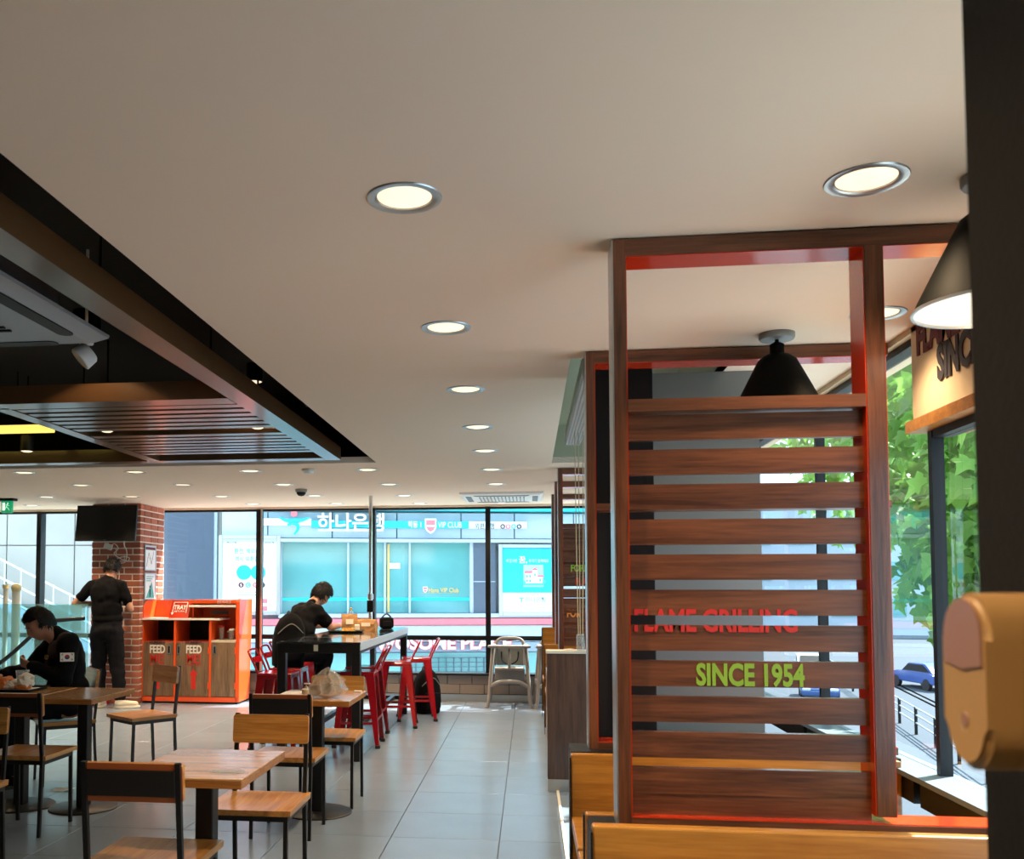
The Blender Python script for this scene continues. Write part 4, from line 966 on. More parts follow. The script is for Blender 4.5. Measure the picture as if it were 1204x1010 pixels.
# high chairs
def make_highchair():
    t = thing('high_chair', '', 'high chair'); P_ = M['hc']
    for s in (-1, 1):
        MB().tube([(s * .255, -.25, .0), (s * .235, -.235, .10), (s * .19, -.10, .70)], [.021, .02, .024], 10).build('front_leg', P_, t, True)
        MB().tube([(s * .255, .27, .0), (s * .235, .25, .10), (s * .19, .10, .70)], [.021, .02, .024], 10).build('rear_leg', P_, t, True)
        MB().box((s * .19, 0, .70), (.055, .40, .035), None, .012, 2).build('armrest', P_, t, True)
        MB().bar((s * .23, -.19, .29), (s * .23, .20, .29), .03, .05, bev=.008).build('side_rail', P_, t, True)
    MB().box((0, -.175, .705), (.50, .10, .03), None, .013, 2).build('front_bar', P_, t, True)
    q = MB(); q.tube(spline([(-.225, -.20, .24), (-.12, -.215, .295), (0, -.22, .305), (.12, -.215, .295), (.225, -.20, .24)]), .022, 8); q.build('foot_bar', P_, t, True)
    MB().box((0, .02, .44), (.34, .30, .03), None, .012, 2).build('seat', P_, t, True)
    MB().box((0, -.16, .57), (.03, .025, .26), None, .008).build('crotch_post', P_, t, True)
    MB().tube(spline([(-.18, .17, .46), (-.175, .20, .66), (-.13, .215, .765), (0, .22, .785), (.13, .215, .765), (.175, .20, .66), (.18, .17, .46)]), .02, 8).build('back_hoop', P_, t, True)
    MB().box((0, .205, .58), (.32, .015, .24), None, .006).build('back_panel', M['grey'], t)
    MB().box((0, .09, .36), (.36, .02, .14), None, .006).build('seat_support', P_, t)
    for s in (-1, 1):
        q = MB(); q.tube(spline([(s * .10, .19, .62), (s * .09, .06, .53), (s * .03, -.12, .50)]), .008, 5); q.build('harness', M['cloth_black'], t, True)
        for y in (-.25, .27): MB().lathe([(0, 0), (.028, 0), (.026, .02), (0, .021)], 12, c=(s * .255, y, 0)).build('foot_cap', M['rubber'] if False else P_, t)
    return t
M['hc'] = mat('high_chair_plastic', '#857e77', .5, var=.05)
h0 = make_highchair(); h0.location = (-.235, 11.17, 0); h0['label'] = 'beige plastic high chair standing alone before the window'; h0['group'] = 'beige high chairs'
dup(h0, (.31, 11.13, 0), .05, 'beige plastic high chair mostly hidden behind the booth frames')
# ================================================================ PEOPLE
class Blob(MB):
    def cap(s, p, q, r1, r2=None, n=14):
        p, q = V(p), V(q); r2 = r1 if r2 is None else r2; d = q - p
        if d.length < 1e-5: return s
        z = d.normalized(); x = z.orthogonal().normalized(); y = z.cross(x); Mx = Matrix((x, y, z)).transposed()
        prof = [(0, -r1)] + [(r1 * math.cos(a), r1 * math.sin(a)) for a in (-1.0, -.5, 0)] + [(r2 * math.cos(a), d.length + r2 * math.sin(a)) for a in (0, .5, 1.0)] + [(0, d.length + r2)]
        return s.lathe(prof, n, p, Mx)
    def chain(s, pts, rs):
        for a, b, r, r_ in zip(pts, pts[1:], rs, rs[1:]): s.cap(a, b, r, r_)
        return s
    def ell(s, c, r, rot=None, n=20):
        Mx = (Euler(rot).to_matrix() if rot else Matrix.Identity(3)) @ Matrix.Diagonal(V(r))
        prof = [(math.cos(a), math.sin(a)) for a in [(-PI / 2 + PI * k / 12) for k in range(13)]]; prof[0] = (0, -1); prof[-1] = (0, 1)
        return s.lathe(prof, n, c, Mx)
    def fuse(s, name, m, parent, voxel=.009, it=6, wrinkle=0.0, seed=0, clip=None):
        o = s.build(name, m, parent)
        md = o.modifiers.new('r', 'REMESH'); md.mode = 'VOXEL'; md.voxel_size = voxel; md.use_smooth_shade = True
        sm = o.modifiers.new('s', 'SMOOTH'); sm.factor = .5; sm.iterations = it
        baked(o)
        if clip:                                                # hems end cleanly: cut with planes
            bm = bmesh.new(); bm.from_mesh(o.data)
            for co, no in clip:
                bmesh.ops.bisect_plane(bm, geom=bm.verts[:] + bm.edges[:] + bm.faces[:], plane_co=co, plane_no=no, clear_outer=True)
            bm.to_mesh(o.data); bm.free()
        if wrinkle:
            me = o.data; me.update()
            for v in me.vertices:
                c_ = v.co; w_ = noise.noise(V((c_.x * 9 + seed, c_.y * 9, c_.z * 16))) + .6 * noise.noise(V((c_.x * 22, c_.y * 22 + seed, c_.z * 9)))
                v.co = c_ + v.normal * wrinkle * w_
        for p in o.data.polygons: p.use_smooth = True
        o.data.materials.clear(); o.data.materials.append(m)
        return o
def head_into(b, c, R):
    n, k = 28, 22; c = V(c)
    rings = []
    for i in range(k + 1):
        ph = -PI / 2 + PI * i / k; r_ = []
        for j in range(n):
            th = 2 * PI * j / n; x, y, z = math.cos(ph) * math.cos(th), math.cos(ph) * math.sin(th), math.sin(ph)
            X, Y, Z = .074 * x, .094 * y, .113 * z
            if z < 0:                       # jaw narrows, chin comes forward
                X *= 1 - .30 * (-z) ** 1.3; Y = Y * (1 - .25 * (-z)) - .016 * (-z)
                if y > 0: Y *= 1 - .25 * (-z)
            f_ = max(0, -y)
            nose = math.exp(-((X / .013) ** 2)) * math.exp(-(((Z + .020) / .026) ** 2)) * f_; Y -= .022 * nose
            eye = (math.exp(-(((abs(X) - .031) / .014) ** 2)) * math.exp(-(((Z - .006) / .012) ** 2))) * f_; Y += .008 * eye
            brow = math.exp(-(((Z - .026) / .012) ** 2)) * f_ * (1 if abs(X) < .05 else 0); Y -= .004 * brow
            lip = math.exp(-((X / .022) ** 2)) * math.exp(-(((Z + .062) / .009) ** 2)) * f_; Y -= .006 * lip
            chin = math.exp(-((X / .024) ** 2)) * math.exp(-(((Z + .095) / .014) ** 2)) * f_; Y -= .006 * chin
            r_.append(b.bm.verts.new(R @ V((X, Y, Z)) + c))
        rings.append(r_)
    for A, B in zip(rings, rings[1:]):
        for j in range(n): b.bm.faces.new((A[j], A[(j + 1) % n], B[(j + 1) % n], B[j]))
    bmesh.ops.remove_doubles(b.bm, verts=rings[0] + rings[-1], dist=.0005)
    for s in (-1, 1): b.ell(R @ V((s * .076, .012, -.004)) + c, (.010, .020, .032), R.to_euler(), 10)
def hair_on(c, R, parent, m, length=.02, curl=0.0, tufts=220, seed=1, fringe=.055, nape=-.05):
    rnd = random.Random(seed); bm = bmesh.new(); bmesh.ops.create_icosphere(bm, subdivisions=5, radius=1)
    def hairy(v):
        front = -v.y
        if front > .25: return v.z * .113 > fringe - (.0 if abs(v.x) < .55 else .012)
        if front > -.15: return v.z * .113 > (-.012 if abs(v.x) > .5 else .03)
        return v.z * .113 > nape
    bmesh.ops.delete(bm, geom=[v for v in bm.verts if not hairy(v.co)], context='VERTS')
    base = [v.co.copy() for v in bm.verts]
    for v in bm.verts:
        u = v.co.copy(); k = 1.07 + length * 4.2 * (.55 + .45 * max(0, u.z)) + .05 * noise.noise(u * 5 + V((seed, 0, 0))) + .05 * noise.noise(u * 13 + V((seed, 3, 0))) * (1 + curl)
        v.co = R @ V((.074 * u.x * k, .094 * u.y * k + .002, .113 * u.z * k)) + V(c)
    bmesh.ops.solidify(bm, geom=bm.faces[:], thickness=-.012)
    for _ in range(tufts):
        u = rnd.choice(base); o_ = V((.076 * u.x, .096 * u.y, .115 * u.z)) * (1.05 + length * 3.6 * (.55 + .45 * max(0, u.z)))
        nrm = V((u.x / .074, u.y / .094, u.z / .113)).normalized()
        fl_ = V((rnd.uniform(-1, 1), rnd.uniform(-1, .6), rnd.uniform(-1.2, .3))); fl_ = (fl_ - nrm * fl_.dot(nrm)).normalized()
        tip = o_ + nrm * length * rnd.uniform(.2, .8) + fl_ * (length * rnd.uniform(1.0, 1.9) + .012)
        side = nrm.cross(fl_) * rnd.uniform(.005, .010)
        mid = o_ + nrm * length * .6 + fl_ * length * .6
        vs = [bm.verts.new(R @ p + V(c)) for p in (o_ - side, o_ + side, mid + side * .8 + nrm * .004, mid - side * .8 + nrm * .004, tip)]
        for f_ in ((0, 1, 2, 3), (3, 2, 4)): bm.faces.new([vs[i] for i in f_])
    me = bpy.data.meshes.new('hair'); bm.to_mesh(me); bm.free()
    return obj('hair', me, m, parent, True)
def hand_into(b, wrist, elbow, palm_n, curl=.6, side=1, s=1.0):
    w = V(wrist); d = (w - V(elbow)).normalized(); n = V(palm_n); n = (n - d * n.dot(d)).normalized(); u = d.cross(n) * side
    pc = w + d * .045 * s
    for k in range(4): b.cap(w + d * .01 + u * (.011 * (k - 1.5)), w + d * .082 * s + u * (.0195 * (k - 1.5)), .013, .0105)
    for k, L_ in enumerate((.072, .082, .077, .060)):
        p = w + d * .085 * s + u * (.0195 * (k - 1.5)); a = 0; dirv = d
        for seg, f_ in enumerate((.45, .32, .23)):
            a += curl * (.7 if seg == 0 else .9); dirv = d * math.cos(a) + n * math.sin(a); q = p + dirv * L_ * f_; b.cap(p, q, .0092 - .0008 * seg, .0086 - .0008 * seg, 10); p = q
    p = w + d * .022 * s - u * .022; dirv = (d * .72 - u * .6 + n * .35).normalized(); q = p + dirv * .042; b.cap(p, q, .0125, .0105, 10)
    dirv = (d * .85 - u * .15 + n * .5).normalized(); b.cap(q, q + dirv * .034, .0102, .0085, 10)

def shoe(name, parent, heel, direction, m, sole):
    d = V((direction[0], direction[1], 0)).normalized(); u = V((0, 0, 1)).cross(d); Rm_ = Matrix((u, d, V((0, 0, 1)))).transposed(); h = V(heel)
    def out(k, z, grow=0):
        pts = []
        for j in range(20):
            a = 2 * PI * j / 20; y = .125 + .14 * math.sin(a); w_ = .044 + .008 * math.sin(a) if math.sin(a) > -.2 else .038
            pts.append((w_ * k * math.cos(a), .125 + (y - .125) * (1 + grow)))
        return pts
    b = MB(); b.prism(out(1.06, 0, .03), .026, M=Rm_, c=h); bmesh.ops.bevel(b.bm, geom=[e for e in b.bm.edges if e.calc_length() > 0 and abs((e.verts[0].co - e.verts[1].co).z) < 1e-5], offset=.005, segments=1, affect='EDGES')
    so = b.build(name, sole, parent)
    b = Blob(); P_ = lambda x, y, z: Rm_ @ V((x, y, z)) + h
    b.chain([P_(0, .02, .05), P_(0, .12, .048), P_(0, .215, .040)], [.040, .040, .036]); b.cap(P_(0, .02, .06), P_(0, .04, .10), .038, .036)
    b.fuse('upper', m, so, .009, 3)
    q = MB()
    for k in range(4): q.bar(P_(-.03, .10 + .025 * k, .088 - .006 * k), P_(.03, .10 + .025 * k, .088 - .006 * k), .007, .006)
    q.build('laces', sole, so)
    return so
M['shoew'] = mat('white_trainer', '#cfc8b8', .6, var=.1); M['sole'] = mat('trainer_sole', '#e6e1d6', .6)

# ---- the standing man, back to the viewer
p1 = thing('person', 'man in black t-shirt and black trousers standing with back turned at the brick column', 'person', (-4.86, 10.36, .006))
b = Blob()
Rh = Euler((math.radians(28), 0, PI)).to_matrix(); hc = (.015, .075, 1.605)
head_into(b, hc, Rh)
b.cap((0, .0, 1.44), (.01, .045, 1.56), .058, .054)
b.ell((-.02, .0, 1.30), (.175, .105, .20)); b.ell((-.01, .01, 1.06), (.15, .10, .18)); b.ell((0, 0, .93), (.165, .115, .13))
SL, SR = V((-.20, .0, 1.405)), V((.165, .0, 1.405)); EL, ER = V((-.385, -.03, 1.20)), V((.265, .03, 1.14)); WL, WR = V((-.145, .17, 1.19)), V((.16, .24, 1.17))
b.chain([(-.08, 0, 1.43), SL, EL, WL], [.055, .054, .040, .028]); b.chain([(.06, 0, 1.43), SR, ER, WR], [.055, .054, .040, .028])
hand_into(b, WL, EL, (0, .2, 1), .5, 1); hand_into(b, WR, ER, (-.6, .2, .7), .55, -1)
KL, KR, AL, AR = V((-.10, .02, .49)), V((.12, .02, .49)), V((-.085, -.01, .07)), V((.165, -.0, .07))
b.chain([(-.09, 0, .90), KL, AL], [.09, .058, .038]); b.chain([(.09, 0, .90), KR, AR], [.09, .058, .038])
b.fuse('body', M['skin'], p1, .0065, 4)
c_ = Blob(); c_.ell((-.018, .0, 1.31), (.195, .125, .21)); c_.ell((-.012, .0, 1.13), (.182, .125, .20)); c_.ell((-.005, .0, 1.03), (.178, .125, .10))
c_.chain([(-.07, 0, 1.43), SL, SL.lerp(EL, .62)], [.062, .068, .062]); c_.chain([(.05, 0, 1.43), SR, SR.lerp(ER, .66)], [.062, .068, .061]); c_.cap((0, 0, 1.42), (.004, .012, 1.485), .075, .064)
c_.fuse('t_shirt', M['cloth_black'], p1, .011, 6, .010, 3, [((0, 0, 1.0), (0, 0, -1))])
c_ = Blob(); c_.ell((0, .0, .95), (.178, .13, .14)); c_.ell((0, -.02, .88), (.175, .13, .13))
c_.chain([(-.09, -.01, .88), (-.10, .01, .52), (-.088, -.01, .13)], [.112, .088, .070]); c_.chain([(.085, -.01, .88), (.122, .01, .52), (.165, -.0, .13)], [.112, .088, .070])
c_.ell((.175, .0, .64), (.03, .07, .09))
c_.fuse('trousers', M['cloth_grey'], p1, .011, 6, .012, 9, [((0, 0, .085), (0, 0, -1)), ((0, 0, 1.045), (0, 0, 1))])
q = MB(); q.lathe([(.178, 1.0), (.181, 1.01), (.181, 1.04), (.176, 1.05)], 28, sx=1.0, sy=.72); q.build('waistband', M['cloth_black'], p1, True)
hair_on(hc, Rh, p1, M['hair'], .018, .3, 340, 5, .055, -.052)
shoe('shoe', p1, (-.085, -.06, 0), (-.10, 1, 0), M['shoew'], M['sole']); shoe('shoe', p1, (.135, -.03, 0), (1, .35, 0), M['shoew'], M['sole'])
ph = thing('mobile_phone', 'dark phone held in the hands of the standing man', 'phone', (-4.86 + .02, 10.36 + .30, 1.21), .2)
MB().box((0, 0, 0), (.15, .008, .075), (-.6, 0, 0), .003).build('casing', M['tvblack'], ph); MB().box((0, -.0045, .003), (.135, .001, .066), (-.6, 0, 0)).build('screen', M['glossy'], ph)

# ---- the seated man in the dark jacket
p2 = thing('person', 'man in dark jacket with flag patch sitting with bowed head, hand on chest', 'person', (-3.33, 6.42, .0), math.radians(-53))
b = Blob(); Rh = Euler((math.radians(30), math.radians(-4), math.radians(10))).to_matrix(); hc = V((-.005, -.175, 1.118))
head_into(b, hc, Rh)
b.cap((0, -.04, 1.0), (0, -.11, 1.06), .062, .056)
b.ell((0, .02, .62), (.165, .12, .16)); b.ell((0, .0, .86), (.165, .11, .20))
SL, SR = V((.185, -.005, .99)), V((-.185, -.03, .99)); EL, ER = V((.275, -.05, .755)), V((-.27, -.20, .79)); WL, WR = V((.055, -.235, .835)), V((-.15, -.40, .765))
b.chain([(.07, 0, 1.0), SL, EL, WL], [.06, .06, .042, .029]); b.chain([(-.07, 0, 1.0), SR, ER, WR], [.06, .06, .042, .029])
hand_into(b, WL, EL, (-.1, .9, .2), .75, -1); hand_into(b, WR, ER, (0, 0, -1), .45, -1)
b.chain([(.09, .04, .545), (.13, -.38, .53), (.12, -.36, .08)], [.088, .060, .040]); b.chain([(-.09, .04, .545), (-.15, -.38, .53), (-.16, -.40, .08)], [.088, .060, .040])
b.fuse('body', M['skin'], p2, .0065, 3)
c_ = Blob(); c_.ell((0, .02, .64), (.192, .15, .16)); c_.ell((0, .005, .84), (.195, .14, .22)); c_.cap((.02, -.02, 1.0), (0, -.06, 1.045), .085, .070)
c_.chain([(.06, 0, 1.0), SL, EL, EL.lerp(WL, .93)], [.072, .078, .060, .043]); c_.chain([(-.06, 0, 1.0), SR, ER, ER.lerp(WR, .95)], [.072, .078, .060, .043])
c_.fuse('jacket', M['cloth_black'], p2, .010, 5, .010, 5, [((0, 0, .56), (0, 0, -1))])
M['brown_cloth'] = mat('brown_panel_cloth', '#3d2f2c', .9, bump=.3, bscale=200)
c_ = Blob(); c_.ell((.135, -.012, 1.022), (.06, .070, .052), (0, .35, 0)); c_.ell((.125, -.095, .95), (.05, .045, .065)); c_.fuse('shoulder_panel', M['brown_cloth'], p2, .010, 4, .004, 2)
c_ = Blob(); c_.ell((0, .03, .56), (.185, .16, .11)); c_.chain([(.09, .03, .56), (.13, -.38, .54), (.12, -.36, .12)], [.105, .080, .066]); c_.chain([(-.09, .03, .56), (-.15, -.38, .54), (-.16, -.40, .12)], [.105, .080, .066])
c_.fuse('trousers', M['cloth_grey'], p2, .011, 5, .010, 4, [((0, 0, .10), (0, 0, -1))])
hair_on(hc, Rh, p2, M['hair'], .016, .2, 260, 9, .062, -.035)
def onhead(x, y, z): return Rh @ V((x, y, z)) + hc
for s in (-1, 1):
    MB().box(onhead(s * .031, -.0865, .0265), (.030, .006, .006), Rh).build('eyebrow', M['hair'], p2)
    MB().box(onhead(s * .031, -.0815, .003), (.024, .006, .0032), Rh).build('eyelashes', M['hair'], p2)
MB().box(onhead(0, -.0945, -.062), (.034, .006, .003), Rh).build('mouth_line', mat('lip', '#7d4a42', .5), p2)
# flag patch on the left upper arm: sits just outside the sleeve
pa = SL.lerp(EL, .45); nrm = V((1, -.15, .28)).normalized(); ux = V((0, 0, 1)).cross(nrm).normalized(); uz = nrm.cross(ux)
Rp = Matrix((ux, uz, nrm)).transposed(); pc = pa + nrm * .0785
fp = MB().box(pc, (.092, .062, .004), Rp, .0015).build('flag_patch', M['white'], p2)
fr, fb = mat('flag_red', '#b3262c', .7), mat('flag_blue', '#1f3f7a', .7)
def half(sgn, m, nm):
    b_ = MB(); pts = [(.0165 * math.cos(a), .0165 * math.sin(a)) for a in [PI * k / 12 * sgn for k in range(13)]]
    if sgn < 0: pts = pts[::-1]
    b_.prism(pts, .001, M=Rp, c=pc + nrm * .0021); b_.build(nm, m, fp)
half(1, fr, 'red_half'); half(-1, fb, 'blue_half')
q = MB()
for sx in (-1, 1):
    for sy in (-1, 1):
        for k in (-1, 0, 1):
            dx = V((sx * .032, sy * .018, 0)); t_ = dx.normalized(); n_ = V((-t_.y, t_.x, 0)); a_ = dx + t_ * k * .0035
            q.bar(pc + Rp @ (a_ - n_ * .007) + nrm * .0025, pc + Rp @ (a_ + n_ * .007) + nrm * .0025, .0018, .0012, nrm)
q.build('flag_bars', M['tvblack'], fp)
MB().bar((.04, -.160, .80), (.15, -.125, .79), .004, .012, bev=.001).build('pocket_zip', M['brown_cloth'], p2)
text('KO', .045, (.055, -.150, .88), Euler((math.radians(80), 0, math.radians(12))).to_matrix(), mat('yellow_print', '#b79b3c', .7), p2, 'chest_emblem', .001, .001)
for s, y in ((1, -.36), (-1, -.40)): shoe('shoe', p2, (s * .125 - (.02 if s < 0 else 0), y + .03, .006), (0, -1, 0), M['cloth_black'], M['rubber'])

# ---- the person hunched over the high table
p3 = thing('person', 'person in black t-shirt with curly black hair hunched over the high table', 'person', (-2.33, 9.20, .0), math.radians(146))
b = Blob(); Rh = Euler((math.radians(38), 0, 0)).to_matrix(); hc = V((0, -.36, 1.315))
head_into(b, hc, Rh); b.cap((0, -.20, 1.20), (0, -.28, 1.26), .06, .055)
b.ell((0, .02, .78), (.17, .125, .15)); b.ell((0, -.08, 1.0), (.150, .105, .22), (math.radians(28), 0, 0))
SR, SL = V((-.155, -.16, 1.145)), V((.155, -.16, 1.145)); ER, EL = V((-.225, -.27, .99)), V((.21, -.36, .99)); WR, WL = V((-.10, -.52, .995)), V((.06, -.56, .995))
b.chain([(-.07, -.15, 1.17), SR, ER, WR], [.05, .052, .040, .028]); b.chain([(.07, -.15, 1.17), SL, EL, WL], [.05, .052, .040, .028])
hand_into(b, WR, ER, (0, 0, -1), .3, -1); hand_into(b, WL, EL, (0, 0, -1), .3, 1)
b.chain([(.09, .0, .75), (.13, -.36, .70), (.12, -.26, .30)], [.09, .06, .042]); b.chain([(-.09, .0, .75), (-.13, -.30, .68), (-.13, -.20, .30)], [.09, .06, .042])
b.fuse('body', M['skin'], p3, .0065, 3)
c_ = Blob(); c_.ell((0, .025, .80), (.185, .15, .14)); c_.ell((0, -.04, .95), (.200, .145, .21), (math.radians(26), 0, 0)); c_.ell((0, -.11, 1.07), (.195, .13, .16), (math.radians(35), 0, 0)); c_.cap((-.10, -.14, 1.14), (.10, -.14, 1.14), .075, .075)
c_.chain([(-.06, -.15, 1.18), SR, SR.lerp(ER, .62)], [.066, .072, .070]); c_.chain([(.06, -.15, 1.18), SL, SL.lerp(EL, .62)], [.066, .072, .070]); c_.cap((0, -.16, 1.17), (0, -.215, 1.215), .07, .062)
c_.fuse('t_shirt', M['cloth_black'], p3, .011, 6, .014, 7, [((0, 0, .70), (0, 0, -1))])
c_ = Blob(); c_.ell((0, .03, .745), (.18, .155, .085)); c_.chain([(.09, .0, .75), (.13, -.36, .71), (.12, -.26, .34)], [.10, .08, .066]); c_.chain([(-.09, .0, .75), (-.13, -.30, .69), (-.13, -.20, .34)], [.10, .08, .066])
c_.fuse('trousers', M['cloth_grey'], p3, .011, 5, .010, 4, [((0, 0, .31), (0, 0, -1))])
hair_on(hc, Rh, p3, M['hair'], .022, 1.0, 420, 3, .055, -.06)
for s, y in ((1, -.26), (-1, -.20)): shoe('shoe', p3, (s * .125, y + .05, .235), (0, -1, 0), M['cloth_black'], M['rubber'])
# ================================================================ OUTSIDE
M['asphalt'] = mat('asphalt', '#3c4650', .9, var=.06, vscale=.6, bump=.2, bscale=30)
M['clad'] = mat('cladding', '#aab8c4', .5, var=.05, rnd=.04); M['clad2'] = mat('cladding_dark', '#4c586a', .5, var=.1)
M['cyan'] = mat('sign_cyan', '#12c3d2', .4); M['cyan2'] = mat('poster_cyan', '#19b6dd', .5)
M['swhite'] = mat('sign_white', '#dde4ea', .4); M['pink'] = mat('sign_coral', '#ec6f7c', .4); M['gold'] = mat('gold_letters', '#d9b673', .4)
M['teal_dk'] = mat('teal_print_dark', '#2f8f96', .6)
M['bankglass'] = mat('bank_window', '#5f9da0', .08, var=.25, vscale=1.2, spec=.8)
struct(MB().b2((-60, 8, -4.6), (80, 140, -4.2)).build('ground', M['asphalt']), 'street surface outside the windows')
struct(MB().b2((-40, FAR + .3, -4.2), (1.7, 22.5, -4.12)).build('bounce_slab', mat('bounce_slab_pale', '#c2c2bd', .9, var=.08, vscale=1)), 'added pale ground slab bouncing sunlight up below the far window')  # added pale slab, bounces sunlight up onto the far ceiling
struct(MB().b2((RX + .3, -10, -4.2), (6.5, 22.5, -4.12)).build('bounce_slab', bpy.data.materials['bounce_slab_pale']), 'added pale ground slab bouncing sunlight up below the side windows')  # added too, sends sunlight up through the side windows to the ceiling
r12 = math.radians(12)
M['board'] = mat('board_bluegrey', '#8494aa', .6)
bk = thing('bank_building', 'bank front across the street with turquoise sign band and tall posters', 'building', (-4, 24, 0), r12)
MB().b2((-3.92, .3, -4.2), (9, 8, 7.5)).build('wall', M['clad'], bk)
# upper panels
for k in range(8):
    a = (-3.92, -2.74, -1.08, .60, 2.29, 3.71, 5.3, 7.0, 9.0)[k:k + 2]
    MB().b2((a[0] + .012, .02, 2.69), (a[1] - .012, .3, 3.36), .01).build('cladding_panel', M['clad'], bk)
    MB().b2((a[0] + .012, .02, 3.56), (a[1] - .012, .3, 5.4), .01).build('cladding_panel', M['clad'], bk)
MB().b2((-3.0, -.35, 3.40), (9, .3, 3.52)).build('turquoise_canopy', M['cyan'], bk)
MB().b2((-3.95, -.12, 2.58), (9, .3, 2.67), .01).build('cornice', M['clad'], bk)
for a, b, m in ((-2.98, -1.62, 'swhite'), (-1.62, 2.47, 'cyan'), (2.47, 4.01, 'swhite')):
    sg = MB().b2((a, -.16, 2.95 if m != 'swhite' or a > 0 else 3.0), (b, .02, 3.13 if m != 'swhite' or a > 0 else 3.18), .006).build('sign_band', M[m], bk)
sgn = MB().b2((-1.45, -.02, 2.86), (.25, .02, 2.93)).build('sign_ledge', M['swhite'], bk)
text('하나은행', .50, (-1.47, -.22, 2.90), FRONT, M['swhite'], sgn, sx=.96, bold=.009, depth=.05)
lg = MB().lathe([(0, -.03), (.085, -.03), (.085, .03), (0, .03)], 20, c=(-2.06, -.24, 3.30), M=FRONT).build('logo', M['pink'], bk)
b = MB(); b.tube(spline([(-2.44, -.22, 3.20), (-2.25, -.22, 3.12), (-2.05, -.22, 3.13), (-1.85, -.22, 3.14), (-1.66, -.22, 3.20)]), [.012 + .045 * math.sin(PI * k / 24) for k in range(25)], 8)
b.tube(spline([(-2.20, -.22, 2.98), (-2.19, -.22, 3.02), (-2.08, -.22, 3.05), (-1.97, -.22, 3.0), (-1.97, -.22, 2.88), (-2.06, -.22, 2.76)]), [.02 + .028 * math.sin(PI * k / 30) for k in range(31)], 8); b.build('logo_swoosh', M['cyan'], lg)
band = sg
text('학동 1', .18, (.87, -.17, 2.975), FRONT, M['swhite'], band, sx=.8, bold=.004)
text('VIP CLUB', .21, (1.66, -.17, 2.965), FRONT, M['swhite'], band, sx=.72, bold=.002)
text('외환은행', .17, (2.62, -.17, 2.945), FRONT, M['navy'], band, sx=.85)
for k, m in enumerate(('maroon', 'pink', 'teal_print', 'navy')): b = MB(); b.lathe([(.038, -.01), (.062, -.01), (.062, .01), (.038, .01), (.038, -.01)], 16, c=(3.36 + .145 * k, -.175, 3.0), M=FRONT); b.build('ring', M[m], band)
def shield(s, x, y, z, parent):
    p_ = [(-.15, .19), (.15, .19), (.15, -.04), (.09, -.14), (0, -.20), (-.09, -.14), (-.15, -.04)]
    o = MB().prism([(a * s, b_ * s) for a, b_ in p_], .04 * s, M=FRONT, c=(x, y, z)).build('shield', M['swhite'], parent)
    MB().prism([(a * s * .78, b_ * s * .78) for a, b_ in p_], .01 * s, M=FRONT, c=(x, y - .042 * s, z)).build('shield_face', M['pink'], o)
    MB().b2((x - .1 * s, y - .056 * s, z - .02 * s), (x + .1 * s, y - .05 * s, z + .02 * s)).build('shield_bar', M['swhite'], o)
shield(1.0, 1.46, -.2, 3.0, bk)
# window strip: frames, panes, turquoise stripe
xs = [-2.42, -.69, .27, .92, 2.53]
for a, b_ in zip(xs, xs[1:]):
    w = MB().b2((a + .0, .10, .74), (a + .05, .24, 2.64)).build('window', M['clad'], bk)
    MB().b2((a + .05, .22, .74), (b_, .25, 2.60)).build('pane', M['bankglass'], w)
    MB().b2((a + .05, .205, 1.06), (b_, .22, 1.14)).build('turquoise_stripe', M['cyan'], w)
MB().b2((2.53, .06, .74), (2.62, .24, 2.64)).build('window_jamb', M['clad'], bk)
MB().b2((-2.45, .08, 2.60), (2.62, .26, 2.66)).build('window_head', M['clad'], bk)
MB().b2((.42, .19, 1.9), (.70, .218, 2.05)).build('window_notice', M['swhite'], bk)
MB().b2((.36, .18, .76), (.42, .218, 2.55)).build('blind_post', M['gold'], bk)
wl = MB().b2((1.25, .212, 1.255), (2.25, .219, 1.26)).build('window_line', M['gold'], bk)
text('Hana VIP Club', .17, (1.44, .20, 1.28), FRONT, M['gold'], wl, width=.80, bold=.002, sx=.8); shield(.42, 1.36, .21, 1.35, bk)
b = MB(); b.lathe([(0, -.01), (.035, -.01), (0, .01)], 12, c=(-1.42, .2, 1.52), M=FRONT); b.bar((-1.55, .2, 1.46), (-1.28, .2, 1.46), .02, .03); b.bar((-1.42, .2, 1.44), (-1.42, .2, 1.30), .02, .04); b.build('window_logo', M['cyan'], bk)
MB().b2((2.62, .02, .66), (3.2, .3, 2.58)).build('dark_pier', M['clad2'], bk); MB().b2((2.62, .0, 1.55), (3.2, .02, 1.57)).build('pier_joint', M['clad'], bk)
MB().b2((-2.45, -.10, .62), (9, .3, .73), .01).build('window_sill', M['clad'], bk)
MB().b2((-3.92, -.14, .44), (9, .3, .60)).build('red_band', M['pink'], bk)
MB().b2((-3.92, -.04, .0), (9, .3, .42)).build('lower_band', M['clad'], bk)
sb_ = MB().b2((-3.92, -.02, -.26), (9, .3, -.02)).build('shop_sign_board', M['board'], bk)
text('TWOSOME PLACE', .43, (-.22, -.08, -.18), FRONT, M['pink'], sb_, name='letter_backing', width=3.86, bold=.03, depth=.03)
text('TWOSOME PLACE', .43, (-.22, -.12, -.18), FRONT, M['swhite'], sb_, width=3.80, bold=.012, depth=.03)
MB().b2((-3.92, .2, -4.2), (9, .3, -.3)).build('shop_front', M['bankglass'], bk)
b = MB()
for k in range(12): b.b2((.9 + .2 * k, .12, -.85), (.92 + .2 * k, .16, -.42))
for k in range(4): b.b2((.9, .12, -.80 + .12 * k), (3.15, .15, -.785 + .12 * k))
g_ = b.build('shop_grille', M['clad2'], bk)
